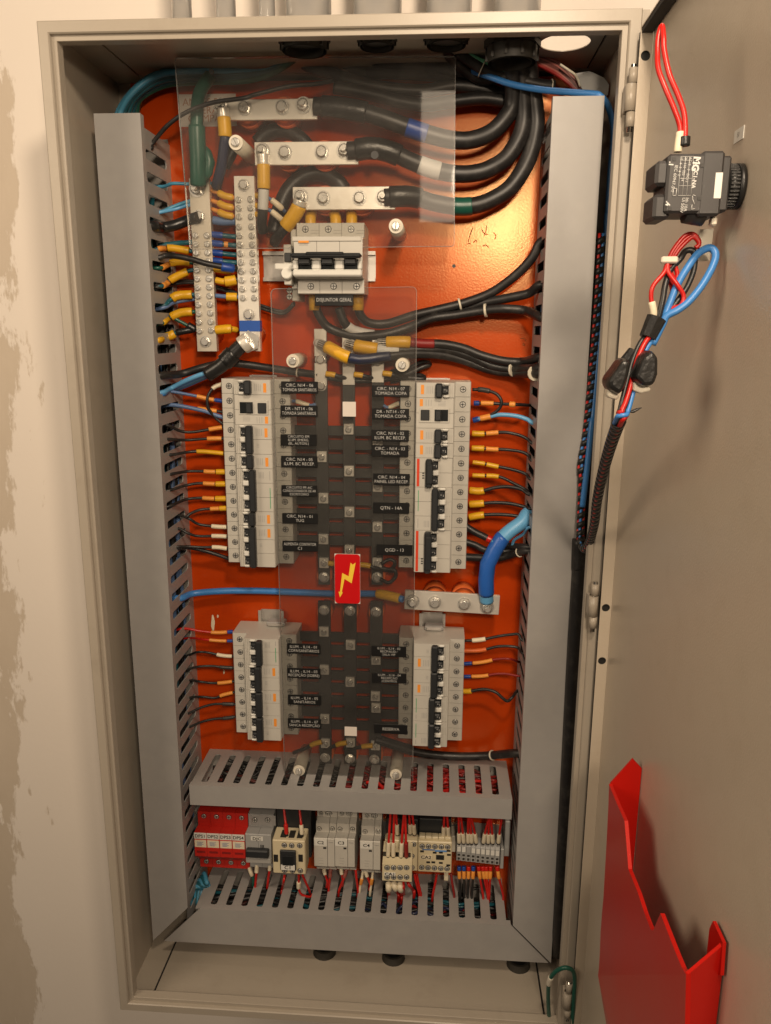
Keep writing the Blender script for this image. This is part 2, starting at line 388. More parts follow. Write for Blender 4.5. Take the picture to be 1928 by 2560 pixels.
# bottom
zb = OZ0+T_
b0 = PZ('S', 381, 2488, zb); b1 = PZ('S', 439, 2347, zb); b2 = PZ('S', 1362, 2556, zb); b3 = PZ('S', 1349, 2419, zb)
hx0, hx1, hy0, hy1 = (b0.x+b1.x)/2, (b2.x+b3.x)/2, b0.y, -.008
m = MB(); ring_sheet(m, OZ0, zb, OX0+T_, OX1-T_, -.150, YB-T_, hx0, hx1, hy0, hy1); m.build('bottom_panel', 'cream', cab)
MB().box(hx0+.0026, hx1-.0026, hy0+.0026, hy1-.0026, OZ0, zb-.0002).build('gland_plate', 'cream', cab)
MB().box(hx0-.012, hx1+.012, hy0-.012, hy1+.012, OZ0-.003, OZ0-.0005).build('seam_backing', 'backing_black', cab)  # black sheet under the floor, standing in for shade in the seam
for u, v in ((724, 2516), (984, 2553)):
    p = PZ('S', u, v, zb); MB().box(p.x-.003, p.x+.003, p.y-.006, p.y+.006, zb, zb+.0015, .0005).build('gland_clip', 'cream', cab)
# outer flange on the hinge side and hinges
fl = MB().box(OX1+.0002, OX1+.0075, -.1705, -.160, OZ0, OZ1).build('hinge_flange', 'cream', cab)
# ---------------------------------------------------------------- door, open about ninety degrees
DY = -.1905
XF = P('S', 1635, 76, DY).x; XL = P('S', 1603, 76, DY).x; DZT = P('S', 1620, 70, DY).z; DZB = OZ0-.002; DYE = -.775
door = MB().box(XF, XF+.0015, DYE, DY, DZB, DZT).build('door', 'door', cab)
tag(door, 'cream door swung open at right angles', None)
def strip_holes(x0, x1, z0, z1, y0, y1, holes):
    mb = MB(); cuts = sorted(holes, reverse=True); zs = [z1]+[(a+b)/2 for a, b in zip(cuts, cuts[1:])]+[z0]; r = .0044; cx_ = (x0+x1)/2
    for yy in (y0, y1):
        for i, h in enumerate(cuts):
            a1, a0 = zs[i], zs[i+1]; t1, t0 = min(a1, h+.012), max(a0, h-.012)
            if a1 > t1: mb.add([(x0, yy, t1), (x1, yy, t1), (x1, yy, a1), (x0, yy, a1)], [(0,1,2,3)])
            if a0 < t0: mb.add([(x0, yy, a0), (x1, yy, a0), (x1, yy, t0), (x0, yy, t0)], [(0,1,2,3)])
            angs = sorted(set([2*math.pi*k/24 for k in range(24)] + [math.atan2(zc-h, xc-cx_) % (2*math.pi) for xc in (x0, x1) for zc in (t0, t1)]))
            inn, out = [], []
            for t in angs:
                c, s_ = math.cos(t), math.sin(t); inn.append((cx_+r*c, yy, h+r*s_))
                k = min([(x1-cx_)/c if c > 1e-9 else 9, (x0-cx_)/c if c < -1e-9 else 9, (t1-h)/s_ if s_ > 1e-9 else 9, (t0-h)/s_ if s_ < -1e-9 else 9])
                out.append((cx_+k*c, yy, h+k*s_))
            n = len(angs); mb.add(inn+out, [(k, (k+1) % n, n+(k+1) % n, n+k) for k in range(n)])
    mb.box(x0-.0001, x0, y0, y1, z0, z1)
    return mb
dh = [P('S', 1613, 139, DY).z, P('D5', 482, 1215, DY).z, P('D5', 432, 1948, DY).z]
strip_holes(XL, XF-.0001, DZB, DZT, DY, DY+.0013, dh).build('door_return', 'door', door)
MB().box(XL, XF, DY+.004, DY+.006, DZB+.002, DZT-.002).build('return_backing', 'backing_black', door)  # dark sheet behind the return, makes its holes black
MB().box(XL, XF-.0001, DYE, DY-.0001, DZT, DZT+.0013).build('door_return', 'door', door)
MB().box(XL+.0006, XF-.0006, DYE, DY-.0006, DZT-.0042, DZT-.0001, .0005).build('return_shade', 'backing_black', door)  # dark strip standing in for shade on the underside of the return
MB().box(XL, XF-.0001, DYE, DY-.0001, DZB-.0013, DZB).build('door_return', 'door', door)
# hinges: three knuckles and a pin each
for ht, hb, tl in ((P('D4', 650, 900, -.185).z, P('D4', 600, 1680, -.185).z, 'D4'), (P('D5', 370, 880, -.185).z, P('D5', 340, 1480, -.185).z, 'D5'), (P('D7', 470, 1330, -.185).z, P('D7', 420, 2050, -.185).z, 'D7')):
    x = {'D4': P('D4', 612, 1300, -.186).x, 'D5': P('D5', 348, 1170, -.186).x, 'D7': P('D7', 420, 1650, -.186).x}[tl]; y = -.186; h = ht-hb
    hg = MB(); hg.cyl((x, y, hb+h*.27), (x, y, hb+h*.73), .0052, seg=18); hg.box(x-.005, x+.002, y, y+.012, hb+h*.27, hb+h*.73, .0008)
    hg = hg.build('hinge', 'cream', cab)
    for a, b in ((.745, 1.0), (0.0, .255)): MB().cyl((x+.0012, y, hb+h*a), (x+.0012, y, hb+h*b), .0042, seg=16).build('knuckle', 'cream', hg)
    MB().cyl((x+.001, y, hb-h*.09), (x+.001, y, ht+h*.06), .0026, seg=12).build('pin', 'steel', hg)

# ================================================================ mounting plate
pt = P('T1', 950, 556, 0).z; 
plate = MB().box(-.296, .238, 0, .0025, -.618, pt+.012, .0006).build('mounting_plate', 'orange')
tag(plate, 'glossy orange painted steel mounting plate at the back of the cabinet', 'mounting plate')
for u, v in ((1135, 665),):
    p = P('S', u, v, 0); MB().cyl((p.x, -.0003, p.z), (p.x, -.0001, p.z), .0022, seg=14).build('hole', 'ink', plate)

for t, cs in (('T5', [((1150, 160), (1130, 210), (1120, 250)), ((1200, 170), (1215, 200), (1240, 205)), ((1230, 150), (1225, 185), (1215, 215)), ((1270, 190), (1285, 215), (1275, 235)), ((1110, 265), (1125, 258), (1135, 262)), ((1205, 275), (1225, 268), (1245, 285)), ((1150, 255), (1165, 240), (1172, 250)), ((1430, 825), (1450, 822), (1465, 840)), ((1445, 850), (1455, 865), (1440, 860))]),):
    for c in cs:
        q = [P(t, *k, -.0002) for k in c]; MB().tube(spline(q, 4), [.0002]+[.0006]*7+[.0002], 5).build('scuff', 'scuffs', plate)
for c in (((365, 520), (368, 560), (366, 600), (370, 632)), ((402, 520), (400, 540)), ((445, 905), (443, 930))):
    q = [P('B1', *k, -.0002) for k in c]; pp = spline(q, 4); MB().tube(pp, [.0006+.0022*math.sin(math.pi*(i+.5)/len(pp))*(1 if len(c) > 2 else .3) for i in range(len(pp))], 6).build('scuff', 'marker', plate).scale = (1, .12, 1)
# ================================================================ slotted ducts
YD = -.0959
def slot_wall(mb, along, s0, s1, fixed, thick, pitch, sw, d0, d1, dmax, start=0.0):
    # wall in (along, y), y from 0 to dmax (negative); round ended slots from d0 to d1
    def pt(s_, d, w_): return (s_, d, w_) if along == 'x' else (w_, d, s_)
    n = int((s1-s0-start)/pitch); h = sw/2; K = 6
    edges = [s0] + [s0+start+pitch*i for i in range(n+1)] + [s1]
    for w_ in (fixed, fixed+thick):
        for i in range(len(edges)-1):
            a, b = edges[i], edges[i+1]
            if b-a < 1e-5: continue
            if i == 0 or i == len(edges)-2: mb.add([pt(a, 0, w_), pt(b, 0, w_), pt(b, dmax, w_), pt(a, dmax, w_)], [(0,1,2,3)]); continue
            c = (a+b)/2
            mb.add([pt(a, 0, w_), pt(c-h, 0, w_), pt(c-h, dmax, w_), pt(a, dmax, w_)], [(0,1,2,3)])
            mb.add([pt(c+h, 0, w_), pt(b, 0, w_), pt(b, dmax, w_), pt(c+h, dmax, w_)], [(0,1,2,3)])
            for e, base in ((d0, 0), (d1, dmax)):
                sg = 1 if base == 0 else -1            # arc bulges toward the base edge
                rr = h if base == 0 else h*.6
                arc = [(c-h*math.cos(math.pi*k/K), e+sg*rr*math.sin(math.pi*k/K)) for k in range(K+1)]
                vs = [pt(p, q, w_) for p, q in arc]+[pt(p, base, w_) for p, q in arc]
                mb.add(vs, [(k, k+1, K+1+k+1, K+1+k) for k in range(K)])
    # slot reveals
    for i in range(1, len(edges)-2):
        c = (edges[i]+edges[i+1])/2
        lp = [(c-h, d1)] + [(c-h*math.cos(math.pi*k/K), d0+h*math.sin(math.pi*k/K)) for k in range(K+1)] + [(c+h, d1)]
        vs = [pt(p, q, fixed) for p, q in lp]+[pt(p, q, fixed+thick) for p, q in lp]; n_ = len(lp)
        mb.add(vs, [(k, k+1, n_+k+1, n_+k) for k in range(n_-1)])
def cover(mb, poly, lipaxis, lips):
    mb.prism(poly, 'y', YD, YD+.0022)
    for l in lips: mb.box(*l)
L1, L2, R1, R2 = -.3033, -.2512, .1931, .2465
DT, DTR, DB1, DB2 = .4577, .4683, -.548, -.6042
# vertical ducts
def vduct(x0, x1, zt, inner, label, side):
    d = thing('wiring_duct', label, 'wiring duct', ((x0+x1)/2, 0, DB2), 'slotted wiring ducts')
    wi = x1-.0022 if inner == 'r' else x0+.0022-.0014; wo = x0+.0022-.0014 if inner == 'r' else x1-.0022
    MB().box(x0+.0022, x1-.0022, -.0016, -.0002, DB2+.004, zt-.006).build('base', 'duct_in', d)
    mb = MB(); slot_wall(mb, 'z', DB2+.008, zt-.012, wi, .0014, .0238, .0105, -.020, -.0805, YD+.0024, .004); mb.build('slotted_wall', 'duct', d)
    mb = MB(); slot_wall(mb, 'z', DB2+.008, zt-.006, wo, .0014, .0238, .0105, -.020, -.0805, YD+.0024, .004); mb.build('slotted_wall', 'duct', d)
    mb = MB()
    poly = [(x0, zt), (x1, zt), (x1, DB1), (x0, DB2)] if inner == 'r' else [(x0, zt), (x1, zt), (x1, DB2), (x0, DB1)]
    cover(mb, poly, 'z', [])
    zi = DB1+.004; zo = DB2+.004
    mb.box(x0, x0+.0012, YD+.0022, YD+.010, (zo if inner == 'r' else zi), zt-.0003); mb.box(x1-.0012, x1, YD+.0022, YD+.010, (zi if inner == 'r' else zo), zt-.0003)
    mb.build('cover', 'duct', d)
    return d
vduct(L1, L2, DT, 'r', 'tall grey slotted wiring duct beside the earth bar', 0)
vduct(R1, R2, DTR, 'l', 'tall grey slotted wiring duct beside the hinge side of the cabinet', 0)
def hduct(x0, x1, z1, z0, poly, label, pitch, start):
    d = thing('wiring_duct', label, 'wiring duct', ((x0+x1)/2, 0, z0), 'slotted wiring ducts')
    MB().box(x0, x1, -.0016, -.0002, z0+.002, z1-.002).build('base', 'duct_in', d)
    mb = MB(); slot_wall(mb, 'x', x0, x1, z1-.0018-.0014, .0014, pitch, .0088, -.018, -.082, YD+.0024, start); mb.build('slotted_wall', 'duct', d)
    mb = MB(); slot_wall(mb, 'x', x0, x1, z0+.0018, .0014, pitch, .0088, -.018, -.082, YD+.0024, start); mb.build('slotted_wall', 'duct', d)
    mb = MB(); cover(mb, poly, 'x', [])
    xa, xb = max(poly[0][0], poly[-1][0]), min(poly[1][0], poly[2][0])
    mb.box(xa, xb, YD+.0022, YD+.009, z1-.0012, z1); mb.box(xa, xb, YD+.0022, YD+.009, z0, z0+.0012)
    mb.build('cover', 'duct', d); return d
MX0, MX1, MZ1, MZ0 = -.2393, .1847, -.3589, -.3882
hduct(MX0, MX1, MZ1, MZ0, [(MX0, MZ1), (MX1, MZ1), (MX1, MZ0), (MX0, MZ0)], 'short grey slotted wiring duct between the lower breakers and the contactors', .0215, .006)
q = [P('S', *c, YD) for c in ((500, 2268), (1277, 2322), (1371, 2413), (410, 2341))]
hduct(L2+.010, R1-.008, DB1, DB2, [(q[0].x, DB1), (q[1].x, DB1), (q[2].x, DB2), (q[3].x, DB2)], 'grey slotted wiring duct under the contactors with mitred cover ends', .0215, .012)

# ================================================================ conduits above the cabinet
for u0, u1, v, big, lab in ((428, 482, 30, 0, 'slim steel conduit standing alone at the unhinged end of the cabinet top'), (538, 592, 30, 0, 'slim steel conduit second from the unhinged end of the cabinet top'),
        (648, 688, 30, 2, 'slim steel conduit with a set screw beside the first wide conduit'), (716, 828, 28, 1, 'wide steel conduit first after the slim ones on the cabinet top'),
        (884, 1004, 26, 3, 'wide steel conduit with a set screw on the cabinet top'), (1066, 1180, 24, 1, 'wide shiny steel conduit third of the wide ones on the cabinet top'),
        (1236, 1352, 22, 1, 'wide steel conduit nearest the door hinge on the cabinet top')):
    yy = -.072; a, b = P('S', u0, v, yy), P('S', u1, v, yy); x = (a.x+b.x)/2; r = (b.x-a.x)/2
    c = thing('steel_conduit', lab, 'conduit', (x, yy, OZ1), 'conduits entering the cabinet top')
    mb = MB(); mb.cyl((x, yy, OZ1+.0016), (x, yy, OZ1+.42), r*.90, seg=28); mb.build('pipe', 'galv', c)
    mb = MB(); mb.cyl((x, yy, OZ1+.0015), (x, yy, OZ1+.40 if big else OZ1+.022), r, seg=28, cap=True); mb.build('collar', 'galv', c)
    if big >= 2:
        sx = x+(r*.55 if big == 2 else -r*.98); sy = yy-r*.75 if big == 2 else yy-r*.35
        MB().cyl((sx, sy, OZ1+.020), (sx, sy-.009, OZ1+.020), .005, seg=10).build('set_screw', 'steel', c)
        MB().cyl((sx, sy-.009, OZ1+.020), (sx, sy-.012, OZ1+.020), .0035, seg=10).build('set_screw', 'steel', c)
# bushings hanging inside under the top
for t, cx_, cy_, ww, hh, lab in (('C1', 1015, 235, 320, .015, 'dark plastic bushing round the green wires under the cabinet top'), ('C1', 1510, 232, 245, .012, 'dark plastic bushing in the middle of the cabinet top'),
        ('C2', 455, 225, 285, .012, 'dark plastic bushing above the clear cover corner'), ('C2', 910, 270, 350, .022, 'large black bushing round the thick black cables')):
    p = PZ(t, cx_, cy_, ztop-.002); a, b = PZ(t, cx_-ww/2, cy_, ztop-.002), PZ(t, cx_+ww/2, cy_, ztop-.002); r = (b-a).length/2
    yy = p.y+r*.30
    c = thing('conduit_bushing', lab, 'bushing', (p.x, yy, ztop), 'bushings under the cabinet top')
    mb = MB(); mb.cyl((p.x, yy, ztop-.0002), (p.x, yy, ztop-.007), r*1.12, seg=8, smooth=False); mb.build('locknut', 'gland', c)
    mb = MB(); mb.cyl((p.x, yy, ztop-.0072), (p.x, yy, ztop-hh), r, r*.95, seg=26, cap=False); mb.cyl((p.x, yy, ztop-.0072), (p.x, yy, ztop-hh), r*.84, r*.80, seg=26, cap=False)
    n = 26
    mb.build('ring', 'gland', c)
    mb = MB()
    for k in range(10):
        t_ = 2*math.pi*k/10; mb.box(p.x+r*math.cos(t_)-.0012, p.x+r*math.cos(t_)+.0012, yy+r*math.sin(t_)-.0012, yy+r*math.sin(t_)+.0012, ztop-hh*.9, ztop-.0075)
    mb.build('grip_rib', 'gland', c)
# cable outlets in the bottom gland plate
for u, v, lab in ((812, 2380, 'empty dark plastic outlet in the cabinet floor far from the hinges'), (984, 2394, 'empty dark plastic outlet in the middle of the cabinet floor'), (1296, 2412, 'empty dark plastic outlet in the cabinet floor beside the hinges')):
    p = PZ('S', u, v, zb); c = thing('floor_outlet', lab, 'outlet', (p.x, p.y, zb), 'outlets in the cabinet floor')
    m = MB(); m.cyl((p.x, p.y, zb), (p.x, p.y, zb+.010), .0165, .0150, seg=24, cap=False); m.cyl((p.x, p.y, zb), (p.x, p.y, zb+.010), .0115, .0115, seg=24, cap=False)
    vs = []; n = 24
    for k in range(n):
        t = 2*math.pi*k/n; vs += [(p.x+.0150*math.cos(t), p.y+.0150*math.sin(t), zb+.010), (p.x+.0115*math.cos(t), p.y+.0115*math.sin(t), zb+.010)]
    m.add(vs, [(2*k, (2*k+2) % (2*n), (2*k+3) % (2*n), 2*k+1) for k in range(n)]); m.build('ring', 'gland', c)
    MB().cyl((p.x, p.y, zb+.0004), (p.x, p.y, zb+.001), .0113, seg=20).build('opening', 'ink', c)
# ================================================================ hardware shared by several things
def hexbolt(name, r, h, washer=1.35, stud=0.0, m=('zinc',), slot=False, seg=6):
    mb = MB(); mb.cyl((0, 0, 0), (0, -.0009, 0), r*washer, seg=20)
    mb.cyl((0, -.0009, 0), (0, -.0009-h*.85, 0), r, r, seg=seg, smooth=seg > 8); mb.cyl((0, -.0009-h*.85, 0), (0, -.0009-h, 0), r*.98, r*.80, seg=max(seg, 12))
    if stud: mb.cyl((0, -.0009-h, 0), (0, -.0009-h-stud, 0), r*.52, r*.45, seg=12)
    if slot:
        mb.cm = 1; mb.box(-r*.8, r*.8, -.0009-h-.0002, -.0009-h+.0001, -r*.13, r*.13)
    return mb.mesh(name, list(m)+(['seam'] if slot else []))
HB = hexbolt('bolt', .0052, .0042); HB2 = hexbolt('stud_nut', .0066, .0050, 1.4, .0075); HB3 = hexbolt('bolt', .0062, .0050, 1.35)
HS = hexbolt('clamp_screw', .0036, .0026, 1.2, slot=True, seg=16)
BS = hexbolt('bar_screw', .0036, .0019, 1.02, slot=True, seg=16)
TS = None
def terminal_mesh():
    mb = MB(); mb.cm = 0; mb.cyl((0, .0004, 0), (0, -.00025, 0), .0038, seg=18); mb.cm = 1; mb.cyl((0, -.00025, 0), (0, -.0007, 0), .0033, .0030, seg=16)
    mb.cm = 0; mb.box(-.0026, .0026, -.00085, -.0006, -.0004, .0004); mb.box(-.0004, .0004, -.00085, -.0006, -.0026, .0026)
    return mb.mesh('terminal_screw', ['window', 'zinc'])
TS = terminal_mesh()

# ================================================================ modular breakers (lying on their side: height along local x, poles along local -z)
PW = .018
PROTO = {}
def breaker_proto(n, style):
    key = (n, style)
    if key in PROTO: return PROTO[key]
    out = []
    def part(name, mb, mats): out.append((name, mb.mesh(name, mats), (0, 0, 0), None))
    H = .085; N0, N1 = .0195, .0655
    mb = MB()
    for k in range(n):
        z1, z0 = -k*PW-.0002, -(k+1)*PW+.0002
        prof = [(0.0006, -.006), (0, -.0085), (0, -.0492), (.0008, -.0500), (N0-.0012, -.0500), (N0, -.0512), (N0+.0004, -.0672), (N0+.0014, -.0682), (N1-.0014, -.0682), (N1-.0004, -.0672), (N1, -.0512), (N1+.0012, -.0500), (H-.0008, -.0500), (H, -.0492), (H, -.0085), (H-.0006, -.006)]
        mb.prism(prof, 'z', z0, z1)
    part('body', mb, 'white')
    # seams between poles are real gaps; ribs beside the toggle
    if style not in ('rcd', 'blank', 'red'):
        mb = MB()
        for x in (.0205, .0228, .0251): mb.box(x, x+.0013, -.0690, -.0680, -n*PW+.0006, -.0006)
        part('rib', mb, 'white')
    W0, W1, H0, H1 = (.027, .0345, .034, .0425)
    if style == 'red': W0, W1, H0, H1 = .0375, .045, .0445, .0525
    if style in ('g3', 'g2'): W0, W1, H0, H1 = .0285, .037, .0365, .0445
    if style == 'rcd':
        mb = MB(); z = -.0065; fr = .0012
        mb.box(.0255, .0615, -.0694, -.0680, z-.0175, z, .0004); part('frame', mb, 'white')
        mb = MB(); mb.box(.0270, .0430, -.0700, -.0693, z-.0158, z-.0022, .0002); part('toggle_window', mb, 'window')
        mb = MB(); mb.box(.0350, .0425, -.0735, -.0699, z-.0152, z-.0028, .0012); part('toggle', mb, 'char')
        mb = MB(); mb.box(.0490, .0595, -.0712, -.0693, z-.0155, z-.0030, .0006); part('test_button', mb, 'char')
        mb = MB()
        for k in range(4): mb.box(.030, .039, -.06832, -.0680, -.0270-k*.0016, -.0264-k*.0016)
        for k in range(3): mb.box(.047+k*.003, .0476+k*.003, -.06832, -.0680, -.034, -.0265)
        part('print', mb, 'grayprint')
        mb = MB(); mb.box(.0570, .0608, -.06835, -.0680, -.0345, -.0260); part('brand_mark', mb, 'orangeprint')
    else:
        for k in range(n):
            zc = -(k+.5)*PW
            mb = MB(); mb.box(W0, W1+.001, -.0690, -.0680, zc-.0048, zc+.0048, .0002); part('toggle_window', mb, 'window')
            mb = MB(); mb.box(W0+.0008, W1+.0008, -.0745, -.0689, zc-.0042, zc+.0042, .0016); part('toggle', mb, 'char')
            mb = MB(); mb.box(W0+.0018, W0+.0022, -.07465, -.0744, zc-.0014, zc+.0014); mb.box(W0+.0036, W0+.0056, -.07465, -.0744, zc-.0012, zc-.0008); part('toggle_mark', mb, 'text')
        mb = MB()
        for k in range(n+1):
            zc = -k*PW; a = zc+.0034 if 0 < k else -.0002; b = zc-.0034 if k < n else -n*PW+.0002
            mb.box(W0-.0012, W1-.0012, -.0722, -.0680, b, a, .0014)
        part('shroud', mb, 'bright')
        mb = MB(); mb.box(H0, H1, -.0775, -.0683, -n*PW+.0007, -.0007, .0016)
        if style == 'red': mb.box(H0-.001, H1-.001, -.0800, -.0770, -n*PW+.006, -.006, .0012)
        part('handle', mb, 'char')
        if style == 'red':
            mb = MB(); mb.box(.0600, .0632, -.06835, -.0680, -n*PW+.001, -.001); part('brand_stripe', mb, 'redprint')
            mb = MB()
            for k in range(3): mb.box(.054, .0565, -.06832, -.0680, -.012-k*.003, -.0105-k*.003)
            part('print', mb, 'ink')
        elif style in ('g3', 'g2'):
            mb = MB(); mb.box(.0605, .0613, -.06835, -.0680, -n*PW+.004, -.004-(.02 if n == 3 else .008)); part('brand_line', mb, 'greenprint')
            mb = MB(); mb.box(.0606, .0614, -.06835, -.0680, -.0145 if n == 3 else -.009, -.003)
            for k in range(4): mb.box(.0475+k*.0018, .0481+k*.0018, -.06832, -.0680, -.012, -.004)
            part('print', mb, 'grayprint')
        else:
            mb = MB(); mb.box(.0560, .0597, -.06835, -.0680, -.0152, -.0042); part('brand_mark', mb, 'orangeprint')
            mb = MB()
            for k in range(4): mb.box(.0455+k*.0022, .0461+k*.0022, -.06832, -.0680, -.0135, -.0050)
            if n > 1:
                for k in range(3): mb.box(.046, .049, -.06832, -.0680, -.024-k*.0018, -.0234-k*.0018)
            part('print', mb, 'grayprint')
    for k in range(n):
        for x in (.0095, .0755): out.append(('terminal_screw', TS, (x, -.0500, -(k+.5)*PW), None))
    PROTO[key] = out; return out
def breaker(n, style, x, zt, flip, label, nm='circuit_breaker', cat='breaker', group='modular breakers on the upright rails'):
    # zt: the top of the breaker in the world
    loc = (x, 0, zt) if not flip else (x, 0, zt-n*PW)
    r = thing(nm, label, cat, loc, group, (0, math.pi, 0) if flip else None)
    for name, me, l, _ in breaker_proto(n, style): link(name, me, r, l)
    return r
UL = ((1, 'o', 'single pole breaker topping the column nearest the neutral bar'), (2, 'rcd', 'two pole residual current device beside the DR plate for TOMADA SANITÁRIOS'), (2, 'o', 'two pole breaker next to plate CIRCUITO EM ILUM. EMERG.'),
      (1, 'o', 'single pole breaker under the emergency lighting breaker'), (3, 'g3', 'three pole green marked breaker next to plate CIRCUITO PF-AC'), (1, 'o', 'single pole breaker beside the plate ending in TUG'), (3, 'o', 'three pole breaker next to plate ALIMENTA CONTATOR C1'))
z = .1699
for n, st, lab in UL: breaker(n, st, -.1865, z, False, lab); z -= n*PW
UR = ((1, 'o', 'single pole breaker topping the column beside the COPA plates'), (2, 'rcd', 'two pole residual current device beside the DR plate for TOMADA COPA'), (1, 'g1', 'single pole breaker directly below the COPA residual current device'), (1, 'g1', 'single pole breaker directly above the two pole red striped breaker'),
      (2, 'red', 'two pole breaker with red stripe beside the PAINEL LED plate'), (3, 'g3', 'three pole green marked breaker next to plate QTN - 14A'), (3, 'red', 'three pole breaker with red stripe next to plate QGD - 13'))
pr = P('T8', 918, 152, -.05); z = pr.z; XUR = (pr.x+P('T8', 868, 1440, -.05).x)/2
for n, st, lab in UR: breaker(n, st, XUR, z, True, lab); z -= n*PW
pl = P('B1', 505, 643, -.05); z = pl.z; XLL = (pl.x+P('B1', 530, 1335, -.05).x)/2; ZLL = z
for n, st, lab in ((2, 'g2', 'two pole green marked breaker beside the COPA/SANITÁRIOS lighting plate'), (2, 'o', 'two pole breaker beside the RECEPÇÃO (SOBRE) plate'), (2, 'o', 'two pole breaker beside the plain SANITÁRIOS lighting plate'), (2, 'o', 'two pole breaker beside the SANCA RECEPÇÃO plate')):
    breaker(n, st, XLL, z, False, lab); z -= n*PW
pr = P('B2', 866, 690, -.05); z = pr.z; XLR = (pr.x+P('B2', 846, 1410, -.05).x)/2; ZLR = z
for n, st, lab in ((2, 'o', 'two pole breaker beside the SALA VIP plate'), (2, 'o', 'two pole breaker beside the RECEPÇÃO (CENTRO) plate'), (2, 'g2', 'two pole green marked breaker between the CENTRO and RESERVA plates'), (2, 'g2', 'two pole green marked breaker next to plate RESERVA')):
    breaker(n, st, XLR, z, True, lab); z -= n*PW
# upright rails behind the columns, with end stops
for xc, z1, z0, lab in ((-.1865+.0425, .172, -.068, 'steel mounting rail behind the column nearest the neutral bar'), (XUR-.0425, .17, -.072, 'steel mounting rail behind the column with two red striped breakers'),
        (XLL+.0425, ZLL+.016, ZLL-.15, 'steel mounting rail behind the COPA/SANITÁRIOS lighting column'), (XLR-.0425, ZLR+.018, ZLR-.15, 'steel mounting rail behind the SALA VIP lighting column')):
    r = thing('mounting_rail', lab, 'rail', (xc, 0, z0), 'upright mounting rails')
    mb = MB(); mb.box(xc-.0135, xc+.0135, -.0014, -.0002, z0, z1); mb.box(xc-.0147, xc-.0135, -.0066, -.0002, z0, z1); mb.box(xc+.0135, xc+.0147, -.0066, -.0002, z0, z1)
    mb.build('web', 'rail', r)
    mb = MB(); mb.box(xc-.0175, xc-.0147, -.0068, -.0056, z0, z1); mb.box(xc+.0147, xc+.0175, -.0068, -.0056, z0, z1); mb.build('lip', 'rail', r)
for xc, zz, lab in ((XLL+.052, ZLL, 'grey rail end stop above the COPA/SANITÁRIOS lighting breaker'), (XLR-.040, ZLR, 'grey rail end stop above the SALA VIP lighting breaker')):
    r = thing('end_stop', lab, 'end stop', (xc, 0, zz), 'rail end stops')
    MB().box(xc-.0125, xc+.0125, -.024, -.0075, zz+.0006, zz+.006, .0012).build('body', 'grayplastic', r)
    MB().box(xc-.010, xc+.010, -.0265, -.0242, zz+.001, zz+.0055, .0008).build('clamp', 'rail', r)

# ================================================================ main three pole breaker
a = P('C4', 528, 90, -.062); b = P('C4', 1412, 1015, -.062)
X0, X1, Z1, Z0 = a.x, b.x, a.z, b.z; w3 = (X1-X0)/3; hz = Z1-Z0
mbk = thing('main_breaker', 'large three pole main breaker above plate DISJUNTOR GERAL', 'breaker', ((X0+X1)/2, 0, Z0))
def zf(v): return P('C4', 900, v, -.082).z
nz1, nz0 = zf(265), zf(800)
m = MB()
for k in range(3):
    x0, x1 = X0+k*w3+.0002, X0+(k+1)*w3-.0002
    m.prism([(-.008, Z0+.001), (-.061, Z0), (-.062, Z0+.001), (-.062, nz0-.0005), (-.080, nz0), (-.082, nz0+.0015), (-.082, nz1-.0015), (-.0805, nz1), (-.062, nz1+.0005), (-.062, Z1-.001), (-.061, Z1), (-.008, Z1-.001)], 'x', x0, x1)
m.build('body', 'white', mbk)
za, zb_, zc_ = zf(420), zf(490), zf(575)
MB().box(X0-.0015, X1-.0015, -.0835, -.0815, zf(330), zf(268), .0006).build('front_cover', 'white', mbk)
yb2 = -.087
for k in range(3):
    c = X0+(k+.5)*w3; MB().box(c-w3*.30, c+w3*.30, -.0850, -.0819, zf(700), zf(560), .0004).build('toggle_window', 'window', mbk)
    MB().box(c-w3*.27, c+w3*.27, -.0930, -.0849, zf(640), zf(545), .0016).build('toggle', 'char', mbk)
for k in range(4):
    c = X0+k*w3; h = w3*.20
    MB().box(max(X0-.001, c-h), min(X1, c+h), -.0885, -.0819, zf(705), zf(575), .0016).build('shroud', 'bright', mbk)
MB().box(X0-.001, X1, -.0890, -.0819, zf(790), zf(700), .0018).build('lower_cover', 'bright', mbk)
hd = MB().box(X0-.0015, X1+.0005, -.1020, -.0900, zf(563), zf(500), .0026)
hd.box(X0+w3*.62, X1-w3*.72, -.1035, -.0930, zf(530), zf(488), .0020); hd.build('handle', 'char', mbk)
MB().box(P('C4', 550, 0, -.082).x, P('C4', 685, 0, -.082).x, -.08385, -.0834, zf(350), zf(322)).build('brand_mark', 'orangeprint', mbk)
m = MB()
for k in range(3): m.box(P('C4', 555, 0, -.082).x, P('C4', 670, 0, -.082).x, -.0822, -.0819, zf(366+k*9), zf(363+k*9))
m.build('print', 'grayprint', mbk)
for k in range(3):
    x = P('C4', 645+k*297, 0, -.062).x; p = P('C4', 645+k*297, 172, -.062); inst('terminal_screw', TS, mbk, (p.x, -.062, p.z))
    p = P('C4', 715+k*297, 915, -.062); inst('terminal_screw', TS, mbk, (p.x, -.062, p.z))
    m = MB()
    for v in (185, 222):
        q0, q1 = P('C4', 715+k*297, v, -.062), P('C4', 820+k*297, v+5, -.062); m.box(q0.x, q1.x, -.0623, -.0618, q1.z, q0.z)
    m.build('groove', 'seam', mbk)
